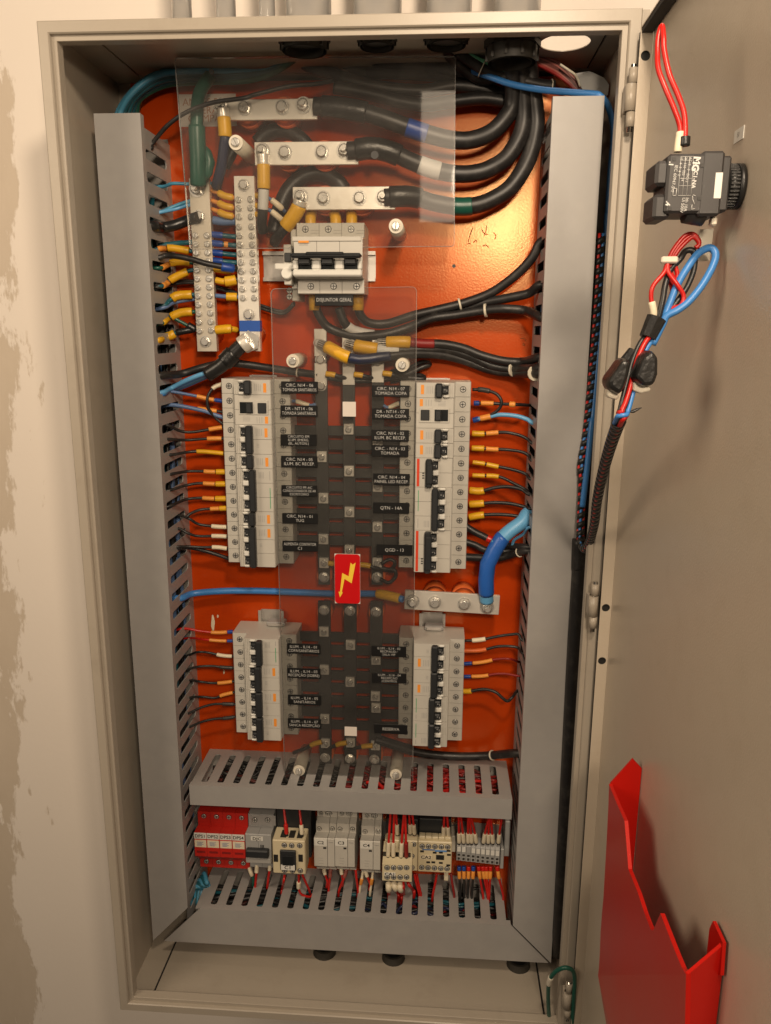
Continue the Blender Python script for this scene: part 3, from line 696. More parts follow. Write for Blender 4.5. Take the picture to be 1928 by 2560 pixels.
# auxiliary trip unit on its side
a = P('C4', 357, 370, -.070); b = P('C4', 468, 895, -.070)
aux = thing('auxiliary_trip_unit', 'slim white auxiliary unit clipped to the side of the main breaker', 'auxiliary unit', ((a.x+b.x)/2, 0, b.z))
xa, xb = a.x, b.x
MB().box(xa, xb, -.070, -.045, b.z, a.z, .0008).build('front', 'white', aux)
q1 = P('C4', 392, 172, -.050); q0 = P('C4', 490, 1105, -.050)
MB().box(xa+.005, X0-.0006, -.050, -.008, q0.z, q1.z, .0008).build('body', 'white', aux)
c = P('C4', 412, 540, -.070); MB().box(c.x-.0035, c.x+.0045, -.0725, -.0699, c.z-.005, c.z+.005, .0008).build('toggle', 'char', aux)
c = P('C4', 405, 660, -.070); MB().box(c.x-.014, X0+.0005, -.0735, -.0699, c.z-.0035, c.z+.0035, .0012).build('link_pin', 'bright', aux)
c = P('C4', 410, 720, -.070); MB().cyl((c.x, -.070, c.z-.004), (c.x, -.076, c.z-.002), .007, .006, seg=16).build('lever', 'bright', aux)
for v in (970, 1050):
    c = P('C4', 437, v, -.050); inst('terminal_screw', TS, aux, (c.x, -.0502, c.z))
# level rail under the main breaker
a, b = P('C4', 85, 460, -.006), P('C4', 1555, 850, -.006)
r = thing('mounting_rail', 'level steel mounting rail behind the main breaker', 'rail', ((a.x+b.x)/2, 0, b.z), 'mounting rails')
MB().box(a.x, b.x, -.0014, -.0002, b.z+.0045, a.z-.0045).build('web', 'rail', r)
for s_ in (0, 1):
    zz = a.z-.0045 if s_ else b.z+.0033
    MB().box(a.x, b.x, -.0068, -.0002, zz, zz+.0012).build('flange', 'rail', r)
    zz = a.z-.0033 if s_ else b.z
    MB().box(a.x, b.x, -.0068, -.0056, zz, zz+.0033).build('lip', 'rail', r)

# ================================================================ flat copper bars on insulators
def busbar(t, tlc, brc, y, label, studs, bolts, m='tin', ins=None, tilt=0.0):
    a, b = P(t, *tlc, y), P(t, *brc, y); cx_, cz_ = (a.x+b.x)/2, (a.z+b.z)/2; hx, hz_ = (b.x-a.x)/2, (a.z-b.z)/2
    r = thing('busbar', label, 'busbar', (cx_, y, cz_), 'flat phase and neutral bars')
    if tilt: r.rotation_euler = (0, tilt, 0)
    MB().box(cx_-hx, cx_+hx, y, y+.005, cz_-hz_, cz_+hz_, .0006).build('bar', m, r)
    for x in studs: q = P(t, *x, y-.0002); inst('stud_nut', HB2, r, (q.x, y-.0002, q.z), (0, random.uniform(0, 1), 0))
    for x in bolts:
        q = P(t, *x, y-.0002); inst('bolt', HB3, r, (q.x, y-.0002, q.z), (0, random.uniform(0, 1), 0))
        ib = MB(); ib.cyl((q.x, y+.0052, q.z), (q.x, -.030, q.z), .0125, .0155, seg=22); ib.cyl((q.x, -.030, q.z), (q.x, -.0003, q.z), .0165, .0150, seg=22); ib.build('insulator', 'insul', r)
    return r
YBAR = -.048
BB1 = busbar('C3', (585, 205), (1640, 408), YBAR, 'upper tinned busbar carrying the blue taped cable', [(640, 275), (1495, 265)], [(880, 290), (1275, 285)])
BB2 = busbar('T2', (85, 845), (705, 978), YBAR, 'middle tinned busbar carrying the white taped cable', [(135, 900), (622, 895)], [(268, 908), (488, 905)])
BB3 = busbar('T2', (313, 1112), (925, 1246), YBAR, 'lower tinned busbar carrying the green taped cable', [(362, 1170), (852, 1172)], [(497, 1178), (712, 1178)])
BB4 = busbar('B2', (450, 360), (1105, 510), YBAR, 'tinned neutral busbar under plate QGD - 13', [(503, 432), (1022, 455)], [(658, 435), (862, 440)], ins=1, tilt=math.radians(2.0))

# ================================================================ earth bar and neutral bar
def screwbar(name, label, corners, y, m, screws, bigs, th=.009):
    A = [P(*c, y) for c in corners]; cen = sum(A, Vector())/4
    r = thing(name, label, 'terminal bar', (cen.x, y, min(a_.z for a_ in A)), None)
    MB().prism([(a_.x, a_.z) for a_ in A], 'y', y, y+th).build('bar', m, r)
    for t, x, yy in screws: q = P(t, x, yy, y); inst('screw', BS, r, (q.x, y-.0001, q.z), (0, random.uniform(0, 3), 0))
    for t, x, yy, k in bigs: q = P(t, x, yy, y); inst('bolt', (HB2, HB)[k], r, (q.x, y-.0001, q.z), (0, random.uniform(0, 1), 0))
    for zz in (min(a_.z for a_ in A)+.02, max(a_.z for a_ in A)-.02):
        MB().cyl((cen.x, y+th, zz), (cen.x, -.0003, zz), .0105, .0125, seg=18).build('support', 'insul', r)
    return r
es = [('T4', 688+2.4*i*.95, 212+i*51.5) for i in range(12)] + [('T4', 757+2.4*i*.95, 212+i*51.2) for i in range(12)]
screwbar('earth_bar', 'dull tinned earth bar with two rows of screws and green cable', (('T1', 1125, 1062), ('T1', 1243, 1058), ('T4', 815, 900), ('T4', 700, 900)), -.036, 'tindull', es, [('T1', 1172, 1125, 0), ('T1', 1185, 1285, 1), ('T4', 748, 842, 1)])
ns = [('C3', 820+i*4, 1250+i*88) for i in range(3)] + [('C3', 945+i*3, 1245+i*90) for i in range(3)] + [('D8', 1180+i*7, 105+i*132) for i in range(9)] + [('D8', 1365+i*5, 103+i*132) for i in range(9)]
nb = screwbar('neutral_bar', 'bright tinned neutral bar with two rows of screws and blue band', (('C3', 770, 1000), ('C3', 980, 1000), ('T4', 1075, 900), ('T4', 955, 895)), -.036, 'tin', ns, [('C3', 875, 1095, 1), ('T4', 1005, 682, 1), ('T4', 1010, 838, 0)])
a, b = P('D8', 1183, 1495, -.0365), P('D8', 1490, 1658, -.0365); MB().box(a.x-.0003, b.x+.0003, -.0367, -.0262, b.z, a.z).build('blue_band', 'bluetape', nb)

# ================================================================ coated bars behind the clear shield
YV = -.030
def vbar(t1, x1, y1, t0, x0, y0, wpx, label, bolts, clamps, lugs=()):
    a, b = P(t1, x1, y1, YV), P(t0, x0, y0, YV); hw = (P(t1, x1+wpx/2, y1, YV)-P(t1, x1-wpx/2, y1, YV)).length/2
    r = thing('riser_bar', label, 'busbar', (b.x, YV, b.z), 'dark coated riser bars')
    MB().prism([(a.x-hw, a.z), (a.x+hw, a.z), (b.x+hw, b.z), (b.x-hw, b.z)], 'y', YV, YV+.005).build('bar', 'coatbar', r)
    for zz in (a.z-.018, b.z+.010):
        MB().cyl((b.x*.5+a.x*.5, YV+.005, zz), (b.x*.5+a.x*.5, -.0003, zz), .010, .011, seg=16).build('insulator', 'insul', r)
    for t, x, y in bolts: q = P(t, x, y, YV); inst('bolt', HB, r, (q.x, YV-.0002, q.z), (0, random.uniform(0, 1), 0))
    for t, x, y in clamps:
        q = P(t, x, y, YV-.002); hw2 = .0062
        c = MB().box(q.x-hw2, q.x+hw2, YV-.004, YV-.0001, q.z-.0068, q.z+.0068, .0006).build('clamp', 'tin', r)
        o = link('clamp_screw', HS, c, Vector((q.x, YV-.004, q.z))-OFF[r.name], (0, random.uniform(0, 3), 0))
    for t, x, y, hh in lugs:
        q = P(t, x, y, YV-.001); MB().box(q.x-hw*1.02, q.x+hw*1.02, YV-.0022, YV-.0001, q.z-hh, q.z+hh, .0006).build('lug_pad', 'tin', r)
    return r
vbar('C6', 512, 66, 'C7', 545, 1130, 110, 'coated riser bar on the unhinged side of the upper breaker field', [('C6', 500, 135), ('C6', 515, 285), ('C6', 520, 520), ('C7', 545, 1060)], [('C6', 525, 1165), ('C7', 540, 345), ('C7', 540, 715), ('C7', 545, 930)], [('C6', 512, 132, .0165), ('C6', 515, 422, .014)])
vbar('C6', 765, 66, 'C7', 778, 1130, 110, 'coated riser bar between the other two in the upper breaker field', [('C6', 762, 140), ('C6', 765, 300)], [('C6', 768, 915), ('C7', 772, 100), ('C7', 775, 470), ('C7', 775, 815)], [('C6', 765, 132, .0165), ('C6', 768, 420, .013)])
vbar('C6', 1035, 100, 'C7', 1025, 1130, 110, 'coated riser bar behind the COPA plates', [('C6', 1035, 140), ('C6', 1030, 305), ('C7', 1025, 1060)], [('C6', 1030, 1035), ('C7', 1030, 240), ('C7', 1028, 605), ('C7', 1026, 930)], [('C6', 1035, 145, .014), ('C6', 1032, 405, .012)])
vbar('C8', 545, 15, 'C8', 558, 1480, 112, 'coated riser bar beside the COPA/SANITÁRIOS lighting plate', [('C8', 545, 90), ('C8', 555, 1425)], [('C8', 545, 285), ('C8', 548, 630), ('C8', 552, 1075), ('C8', 558, 1295)])
vbar('C8', 782, 15, 'C8', 782, 1485, 112, 'coated riser bar between the other two in the lower breaker field', [('C8', 780, 95), ('C8', 780, 1435)], [('C8', 785, 405), ('C8', 780, 740), ('C8', 785, 1290)])
vbar('C8', 1020, 15, 'C8', 1005, 1490, 112, 'coated riser bar behind the SALA VIP plate', [('C8', 1015, 105), ('C8', 1000, 1440)], [('C8', 1015, 540), ('C8', 1010, 870), ('C8', 1015, 975), ('C8', 1010, 1315)])
YH = -.023
xa, xb = -.1865+.0855, XUR-.0855
za, zb2 = P('C6', 600, 930, YH).z, P('C7', 600, 730, YH).z
for k in range(9):
    zz = za+(zb2-za)*k/8
    tag(MB().box(xa-.006, xb+.006, YH, YH+.004, zz-.0062, zz+.0062, .0004).build('branch_bar', 'coatbar'), 'dark coated flat branch bar crossing behind the upper clear breaker field', 'busbar', 'upper branch bars')
xa, xb = XLL+.0855, XLR-.0855
za, zb2 = P('C8', 600, 335, YH).z, P('C8', 600, 1130, YH).z
for k in range(8):
    zz = za+(zb2-za)*k/7
    tag(MB().box(xa-.006, xb+.006, YH, YH+.004, zz-.0066, zz+.0066, .0004).build('branch_bar', 'coatbar'), 'dark coated flat branch bar crossing between the ILUM. breaker columns', 'busbar', 'lower branch bars')
# ================================================================ clear shields, spacers, nameplates
YS = -.0560
def shield(corners, y, label, rad, m='acrylic', bend=None):
    A = [P(*c, y) for c in corners]; r = thing('clear_shield', label, 'shield', (sum(a.x for a in A)/4, y, min(a.z for a in A)))
    poly = []
    for i in range(4):
        p, a, n = A[i], A[i-1], A[(i+1) % 4]; u, v = (a-p).normalized(), (n-p).normalized()
        for k in range(6):
            t = math.pi/2*k/5; q = p+u*rad+v*rad-(v*math.cos(t)+u*math.sin(t))*rad; poly.append((q.x, q.z))
    MB().prism(poly, 'y', y, y+.003).build('sheet', m, r)
    n = len(poly); vs = [(px, yy, pz) for yy in (y-.00005, y+.00305) for px, pz in poly]
    cx_, cz_ = sum(q[0] for q in poly)/n, sum(q[1] for q in poly)/n
    ed = MB()
    for i in range(n):
        (x0, z0), (x1, z1) = poly[i], poly[(i+1) % n]; d = Vector((x1-x0, 0, z1-z0)); nn = Vector((-d.z, 0, d.x)).normalized()*.00035
        ed.add([(x0-nn.x, y-.0002, z0-nn.z), (x1-nn.x, y-.0002, z1-nn.z), (x1+nn.x, y-.0002, z1+nn.z), (x0+nn.x, y-.0002, z0+nn.z), (x0-nn.x, y+.003, z0-nn.z), (x1-nn.x, y+.003, z1-nn.z), (x1+nn.x, y+.003, z1+nn.z), (x0+nn.x, y+.003, z0+nn.z)], [(0,1,2,3), (4,5,6,7), (0,1,5,4), (2,3,7,6)])
    ed.build('cut_edge', 'film', r)
    return r
SH1 = shield((('S', 677, 722), ('S', 1042, 717), ('C8', 1348, 1660), ('C8', 190, 1640)), YS, 'tall clear plastic shield in front of the riser bars', .006)
SH2 = shield((('C1', 152, 388), ('C2', 515, 384), ('T2', 1275, 1465), ('T4', 655, 292)), -.079, 'wide clear plastic shield over the upper busbars', .003)
a, b = P('C1', 152, 388, -.079), P('C2', 515, 384, -.079)
MB().prism([(-.079, a.z), (-.076, a.z), (-.042, a.z+.010), (-.042, a.z+.013)], 'x', a.x, b.x).build('folded_edge', 'acrylic', SH2)
q = P('T1', 1257, 422, -.079); MB().cyl((q.x, -.0793, q.z), (q.x, -.0757, q.z), .0026, seg=14).build('hole', 'ink', SH2)
q = P('T2', 802, 922, -.079); MB().cyl((q.x, -.0793, q.z), (q.x, -.0757, q.z), .0042, seg=16).build('hole', 'ink', SH2)
def spacer(t, hx, hy, y, rr, label, lean=(0, 0)):
    q = P(t, hx, hy, y-.0008)
    r = thing('spacer', label, 'spacer', (q.x, 0, q.z), 'nylon spacers holding the clear shields')
    MB().cyl((q.x+lean[0], -.0004, q.z+lean[1]), (q.x, y+.0031, q.z), rr, rr*.97, seg=22).build('post', 'nylon', r)
    MB().cyl((q.x, y-.0001, q.z), (q.x, y-.0009, q.z), rr*.93, seg=22).build('washer', 'nylon', r)
    inst('screw', hexbolt('screw', rr*.55, .0022, 1.0, slot=True, seg=16), r, (q.x, y-.0009, q.z), (0, random.uniform(0, 3), 0))
spacer('C3', 790, 650, -.079, .0085, 'nylon spacer at the end of the middle busbar')
spacer('T2', 928, 1345, -.079, .0085, 'nylon spacer beside the main breaker')
spacer('C6', 262, 298, YS, .0085, 'nylon spacer above the uppermost TOMADA SANITÁRIOS plate')
spacer('C6', 1252, 335, YS, .0085, 'nylon spacer above the COPA plates')
spacer('C8', 318, 1545, YS, .0085, 'nylon spacer below the SANCA RECEPÇÃO plate')
spacer('C8', 1195, 1580, YS, .0085, 'nylon spacer below plate RESERVA')
# engraved nameplates stuck on the shield
YN = YS-.0016
def nameplate(t, x0, y0, x1, y1, lines, y=YN, size=None, sq=1.0, extra=''):
    a, b = P(t, x0, y0, y), P(t, x1, y1, y)
    r = thing('nameplate', 'black engraved plate reading '+' '.join(lines)+extra, 'nameplate', ((a.x+b.x)/2, y, b.z), 'engraved circuit nameplates')
    MB().box(a.x, b.x, y, YS-.0002 if y == YN else y+.0014, b.z, a.z, .0003).build('plate', 'plate', r)
    h = a.z-b.z; n = len(lines); size = size or (.0060 if n == 1 else .0055 if n == 2 else .0045)
    for i, s_ in enumerate(lines):
        text(s_, size, 'text', r, ((a.x+b.x)/2, y-.0003, b.z+h/2+((n-1)/2-i)*size*(1.0 if n < 3 else .95)), squeeze=.96, bold=-.00006, maxw=(b.x-a.x)*.92)
nameplate('C6', 155, 483, 490, 597, ['CIRC. N14 - 06', 'TOMADA SANITÁRIOS'])
nameplate('C6', 150, 700, 486, 805, ['DR - NT14 - 06', 'TOMADA SANITÁRIOS'])
nameplate('C6', 150, 962, 478, 1068, ['CIRCUITO EM', 'ILUM. EMERG.', '(BL. AUTON.)'])
nameplate('C6', 155, 1157, 486, 1265, ['CIRC. N14 - 05', 'ILUM. BC RECEP.'], extra=' under the emergency plate')
nameplate('C7', 158, 228, 484, 333, ['CIRCUITO PF-AC', 'CONDICIONADOR DE AR', 'ESCRITÓRIO'])
nameplate('C7', 166, 480, 488, 580, ['CIRC. N14 - 01', 'TUG'])
nameplate('C7', 168, 732, 488, 832, ['ALIMENTA CONTATOR', 'C1'])
nameplate('C6', 980, 518, 1318, 625, ['CIRC. N14 - 07', 'TOMADA COPA'])
nameplate('C6', 980, 728, 1314, 830, ['DR - NT14 - 07', 'TOMADA COPA'])
nameplate('C6', 975, 922, 1312, 1028, ['CIRC. N14 - 02', 'ILUM. BC RECEP.'], extra=' under the COPA plates')
nameplate('C6', 975, 1060, 1308, 1168, ['CIRC. - N14 - 03', 'TOMADA'])
nameplate('C7', 990, 122, 1320, 232, ['CIRC. N14 - 04', 'PAINEL LED RECEP.'])
nameplate('C7', 988, 384, 1316, 487, ['QTN - 14A'])
nameplate('C7', 1020, 764, 1344, 868, ['QGD - 13'])
nameplate('C8', 208, 393, 512, 493, ['ILUM. - IL14 - 01', 'COPA/SANITÁRIOS'])
nameplate('C8', 210, 615, 514, 715, ['ILUM. - IL14 - 03', 'RECEPÇÃO (SOBRE)'])
nameplate('C8', 217, 857, 518, 957, ['ILUM. - IL14 - 05', 'SANITÁRIOS'])
nameplate('C8', 217, 1070, 518, 1168, ['ILUM. - IL14 - 07', 'SANCA RECEPÇÃO'])
nameplate('C8', 975, 415, 1288, 520, ['ILUM. - IL14 - 02', 'RECP/AUD./', 'SALA VIP'])
nameplate('C8', 980, 658, 1290, 758, ['ILUM. - IL14 - 04', 'RECEPÇÃO', '(CENTRO)'])
nameplate('C8', 1000, 1122, 1298, 1218, ['RESERVA'])
nameplate('C4', 768, 1016, 1268, 1170, ['DISJUNTOR GERAL'], y=YN)
# plain white labels and the danger sign
for t, x0, y0, x1, y1, lab in (('C6', 712, 668, 832, 803, 'blank white square label on the shield between the DR plates'), ('C8', 730, 1150, 841, 1236, 'blank white square label on the shield near plate RESERVA')):
    a, b = P(t, x0, y0, YN), P(t, x1, y1, YN); tag(MB().box(a.x, b.x, YS-.0006, YS-.0002, b.z, a.z).build('blank_label', 'paper'), lab, 'label', 'blank labels')
a, b = P('C7', 638, 850, YN), P('C7', 872, 1304, YN)
ds = thing('danger_sign', 'red warning sign with a yellow lightning bolt arrow on the shield', 'warning sign', ((a.x+b.x)/2, YS, b.z))
MB().box(a.x, b.x, YS-.0008, YS-.0002, b.z, a.z).build('backing', 'bright', ds)
cr = .0042; pl_ = []
for cx_, cz_, t0 in ((b.x-cr, a.z-cr, 0), (a.x+cr, a.z-cr, 90), (a.x+cr, b.z+cr, 180), (b.x-cr, b.z+cr, 270)):
    for k in range(6): t = math.radians(t0+18*k); pl_.append((cx_+(cr-.0002)*math.cos(t), cz_+(cr-.0002)*math.sin(t)))
MB().prism(pl_, 'y', YS-.0012, YS-.00085).build('red_field', 'dangerred', ds)
bp = [P('C7', *c, YS) for c in ((786, 926), (805, 945), (832, 926), (796, 1113), (731, 1074), (707, 1192), (716, 1196), (690, 1240), (677, 1189), (690, 1190), (710, 1020), (768, 1050))]
MB().prism([(p.x, p.z) for p in bp], 'y', YS-.0015, YS-.00122).build('lightning_arrow', 'danger', ds)
# paper sticker on the plate, half hidden by the green cable
a, b = P('C3', 185, 150, -.0006), P('C3', 800, 480, -.0006)
st = thing('paper_sticker', 'pale sticker with faded lettering on the plate behind the green cable', 'sticker', ((a.x+b.x)/2, 0, b.z))
MB().box(a.x, b.x, -.0006, -.0001, b.z, a.z).build('sheet', 'paper', st)
for s_, v, xx in (('ANTES DE', 235, 235), ('OPERAR ESTE', 320, 300), ('COMPARTIM', 405, 290)):
    p = P('C3', xx, v, -.0009); text(s_, .0115, 'papertext', st, (p.x, -.0009, p.z), align='LEFT')
# ================================================================ wires and cables
XDL, XDR = L2-.0020, R1+.0020
def wpt(t, q):
    if isinstance(q[0], str): t, q = q[0], q[1:]
    x, y, d = q
    if d == 'L' or d == 'R':
        p = PX(t, x, y, XDL if d == 'L' else XDR)
        if not -.086 < p.y < -.012: p = P(t, x, y, -.045); p.x = XDL if d == 'L' else XDR
        return p
    return P(t, x, y, d)
def wire(t, pts, r, m, label, sleeves=(), name='wire', cat='wire', group=None, seg=10, per=6, ties=()):
    W = [wpt(t, q) for q in pts]
    for e in (0, -1):
        d = pts[e][-1]
        if d in ('L', 'R'):
            ex = W[e]+Vector((-.022 if d == 'L' else .022, 0, random.uniform(-.008, .004)))
            if e == 0: W.insert(0, ex)
            else: W.append(ex)
    path = spline(W, per)
    if not sleeves and not ties:
        o = MB().tube(path, r, seg).build(name, m); return tag(o, label, cat, group)
    root = thing(name, label, cat, W[0], group)
    MB().tube(path, r, seg).build('conductor', m, root)
    for f0, f1, sm, k, nm in sleeves:
        pp = sub(path, f0, f1); rr = [r*k]*7; rr[0] = rr[-1] = r*(1+(k-1)*.80)
        MB().tube(pp, rr, seg).build(nm, sm, root)
    for f, k, sm in ties:
        pp = sub(path, f-.004, f+.004); MB().tube([pp[0], pp[3], pp[6]], r*k, 12).build('cable_tie', sm, root)
    return root
FE, MK = 'ferrule', 'marker_sleeve'
GL = 'wires from the slotted duct to the breakers'
# ---- column under CIRC N14-06 (unhinged side), from the duct
def lw(pts, label, sl=(), m='cable', r=.0019, t='T7'): wire(t, pts, r, m, label, sl, group=GL)
De = -.034
lw([(440, 165, De), (375, 190, -.036), (332, 255, -.040), (335, 330, -.040), (385, 400, -.036), (440, 447, De)], 'black jumper wire looping beside the residual current device of the SANITÁRIOS circuits', [(.02, .22, 'marker', 1.5, MK)])
lw([(130, 218, 'L'), (250, 250, -.040), (345, 272, -.036), (445, 286, De)], 'blue grey wire with orange marker into the upper residual current device terminal', [(.62, .86, 'markorange', 1.45, MK), (.88, .99, 'royal', 1.4, FE)], 'bluegray')
lw([(140, 312, 'L'), (300, 352, -.038), (380, 380, -.036), (448, 402, De)], 'thick blue grey wire into the lower residual current device terminal', (), 'bluegray', .0026)
lw([(140, 318, 'L'), (250, 335, -.036), (345, 348, -.036), (445, 362, De)], 'black wire with orange marker below the blue grey wire', [(.62, .90, 'markorange', 1.5, MK)])
lw([(48, 452, 'L'), (140, 492, -.048), (230, 500, -.042), (375, 476, -.036), (448, 466, De)], 'black wire with orange marker into the first pole of the EMERG. breaker', [(.80, .97, 'markorange', 1.5, MK)])
lw([(45, 548, 'L'), (180, 556, -.044), (300, 548, -.038), (380, 545, -.036), (450, 545, De)], 'black wire with orange marker into the second pole of the EMERG. breaker', [(.78, .96, 'markorange', 1.5, MK)])
lw([(60, 660, 'L'), (175, 642, -.044), (250, 635, -.038), (325, 637, -.036), (458, 650, De)], 'black wire with long yellow marker beside the ILUM. BC RECEP. breaker', [(.62, .97, 'yellow', 1.5, MK)])
for y0, y1, y2, k in ((795, 775, 776, 'first'), (905, 872, 860, 'second'), (1015, 970, 962, 'third')):
    lw([(65, y0, 'L'), (175, y1, -.044), (270, y2-4, -.038), (362, y2, -.036), (486, y2, De)], 'black wire with yellow ferrule into the %s pole of the PF-AC breaker' % k, [(.68, .82, 'markorange', 1.5, MK), (.83, .985, 'yellow', 1.9, FE)])
lw([(185, 1090, -.052), (215, 1065, -.048), (280, 1040, -.040), (365, 1033, -.036), (478, 1028, De)], 'black wire with yellow ferrule into the TUG breaker', [(.58, .78, 'markorange', 1.5, MK), (.79, .985, 'yellow', 1.8, FE)])
lw([(120, 1075, 'L'), (200, 1100, -.046), (270, 1140, -.040), (395, 1157, -.036), (478, 1160, De)], 'black wire with white marker into the first pole of the ALIMENTA CONTATOR breaker', [(.76, .97, 'marker', 1.5, MK)])
lw([(120, 1170, 'L'), (190, 1200, -.046), (260, 1222, -.040), (390, 1222, -.036), (478, 1226, De)], 'black wire with white marker into the second pole of the ALIMENTA CONTATOR breaker', [(.76, .97, 'marker', 1.5, MK)])
lw([(110, 1300, 'L'), (190, 1295, -.046), (290, 1300, -.040), (400, 1300, -.036), (480, 1312, De)], 'black wire with white marker into the third pole of the ALIMENTA CONTATOR breaker', [(.76, .97, 'marker', 1.5, MK)])
lw([(120, 1310, 'L'), (200, 1302, -.040), (300, 1322, -.034), (400, 1352, -.030), (480, 1380, -.026)], 'thicker black wire running behind the foot of the ALIMENTA CONTATOR breaker', (), 'cable', .0026)
# ---- lower column
B = 'B1'
lw([(165, 615, 'L'), (280, 632, -.040), (395, 643, -.036), (512, 636, De)], 'red wire with orange marker into the COPA/SANITÁRIOS lighting breaker', [(.66, .90, 'markorange', 1.5, MK), (.91, .99, 'royal', 1.5, FE)], 'red', .0017, B)
lw([(205, 680, 'L'), (300, 690, -.040), (420, 700, -.036), (512, 700, De)], 'dark red wire with orange marker below the first red one', [(.66, .90, 'markorange', 1.5, MK), (.91, .99, 'royal', 1.5, FE)], 'red', .0015, B)
lw([(200, 800, 'L'), (260, 778, -.042), (340, 782, -.038), (430, 802, -.036), (515, 808, De)], 'black wire with white marker into the second pole of the COPA/SANITÁRIOS lighting breaker', [(.76, .97, 'marker', 1.5, MK)], 'cable', .0017, B)
lw([(190, 900, 'L'), (260, 880, -.042), (360, 875, -.038), (440, 884, -.036), (518, 888, De)], 'black wire with clear sleeve into the SOBRE lighting breaker', [(.78, .97, 'coatbar', 1.5, MK)], 'cable', .0017, B)
lw([(200, 975, 'L'), (270, 982, -.042), (350, 992, -.038), (425, 992, -.036), (520, 980, De)], 'black wire with orange marker into the SOBRE lighting breaker', [(.74, .96, 'markorange', 1.5, MK)], 'cable', .0017, B)
lw([(200, 1095, 'L'), (290, 1088, -.042), (380, 1096, -.038), (440, 1075, -.036), (524, 1055, De)], 'black wire with orange marker rising into the SANITÁRIOS lighting breaker', [(.76, .96, 'markorange', 1.5, MK)], 'cable', .0017, B)
lw([(190, 1205, 'L'), (280, 1165, -.042), (370, 1140, -.038), (460, 1138, -.036), (526, 1140, De)], 'black wire with dark sleeve into the SANITÁRIOS lighting breaker', [(.80, .97, 'coatbar', 1.5, MK)], 'cable', .0017, B)
lw([(200, 1300, 'L'), (290, 1262, -.042), (380, 1242, -.038), (460, 1236, -.036), (528, 1226, De)], 'black wire with dark sleeve into the SANCA lighting breaker', [(.80, .97, 'coatbar', 1.5, MK)], 'cable', .0017, B)
# ---- light blue neutral feeder across the plate
wire('B1', [(140, 405, 'L'), (230, 372, -.030), (420, 355, -.024), (650, 352, -.018), (900, 360, -.016), (1210, 372, -.016), ('B2', 220, 372, -.024), ('B2', 315, 382, -.036), ('B2', 440, 412, -.045)], .0044, 'blue', 'bright blue insulated feeder running level across the plate to the neutral busbar', [(.885, .985, 'yellow', 1.45, 'lug_sleeve')], 'feeder_cable', 'cable', seg=14)
# ---- hinge side column
GR = 'wires from the breakers to the hinge side duct'
def rw(pts, label, sl=(), m='cable', r=.0020, t='T8'): wire(t, pts, r, m, label, sl, group=GR)
rw([(920, 205, De), (1000, 208, -.036), (1085, 235, -.040), (1122, 290, -.042), (1100, 345, -.040), (1035, 390, -.036)], 'black jumper wire looping beside the residual current device of the COPA circuits', [(.10, .32, 'coatbar', 1.6, MK)])
rw([(930, 300, De), (1020, 300, -.036), (1130, 305, -.038), (1240, 310, -.040), (1330, 315, 'R')], 'black wire with orange marker into the COPA residual current device', [(.0, .06, 'royal', 1.6, FE), (.08, .22, 'markorange', 1.5, MK), (.40, .46, 'markorange', 1.7, MK)])
rw([(925, 420, De), (960, 410, -.035), (1030, 395, -.036), (1110, 380, -.038), (1220, 388, -.040), (1300, 412, -.042), (1345, 440, 'R')], 'light blue wire with orange marker into the COPA residual current device', [(.0, .07, 'royal', 1.3, FE), (.09, .22, 'markorange', 1.35, MK)], 'lightblue', .0027)
for i, (p, nm) in enumerate((([(918, 510), (990, 512), (1070, 506), (1150, 502), (1240, 520), (1300, 548), (1340, 580)], 'ILUM. BC RECEP. breaker below the COPA device'), ([(915, 612), (985, 614), (1070, 620), (1150, 622), (1250, 635), (1310, 662), (1335, 700)], 'breaker beside the lone TOMADA plate'),
        ([(922, 710), (990, 718), (1070, 735), (1150, 750), (1240, 772), (1295, 795), (1330, 830)], 'first pole of the PAINEL LED breaker'), ([(920, 800), (990, 803), (1065, 805), (1130, 818), (1210, 858), (1280, 895), (1325, 930)], 'second pole of the PAINEL LED breaker'))):
    rw([(*q, (De, -.035, -.036, -.038, -.040, -.043, 'R')[k]) for k, q in enumerate(p)], 'black wire with yellow ferrule into the '+nm, [(.0, .15, 'yellow', 1.8 if i < 2 else 1.4, FE), (.17, .32, 'markorange' if i < 2 else 'yellow', 1.5, MK)])
for p, k in (([(900, 905), (980, 910), (1080, 886), (1170, 880), (1260, 898), (1325, 935)], 'first'), ([(900, 1002), (970, 997), (1080, 990), (1190, 998), (1290, 1022), (1320, 1032)], 'second'), ([(898, 1092), (975, 1078), (1080, 1072), (1190, 1078), (1280, 1096), (1320, 1115)], 'third')):
    rw([(*q, (De, -.036, -.038, -.040, -.043, 'R')[i]) for i, q in enumerate(p)], 'black wire with yellow ferrule into the %s pole of the QTN breaker' % k, [(.0, .18, 'yellow', 2.0, FE)], r=.0023)
rw([(870, 1150, -.028), (930, 1190, -.030), (1000, 1225, -.032), (1070, 1258, -.034), (1180, 1290, -.036), (1310, 1300, 'R')], 'thick black cable with red tape leaving the QGD breaker', [(.28, .42, 'red', 1.12, 'tape_band')], 'cable', .0045)
rw([(870, 1262, -.028), (940, 1285, -.030), (1010, 1318, -.032), (1100, 1330, -.034), (1200, 1322, -.036), (1310, 1318, 'R')], 'thick black cable with white tape leaving the QGD breaker', [(.28, .37, 'text', 1.12, 'tape_band')], 'cable', .0045)
wire('T8', [(865, 1368, -.028), (950, 1372, -.030), (1080, 1378, -.034), (1190, 1350, -.038), (1310, 1325, 'R')], .0052, 'cable', 'thickest black cable at the foot of the QGD breaker', group=GR, ties=[(.66, 1.25, 'tie')])
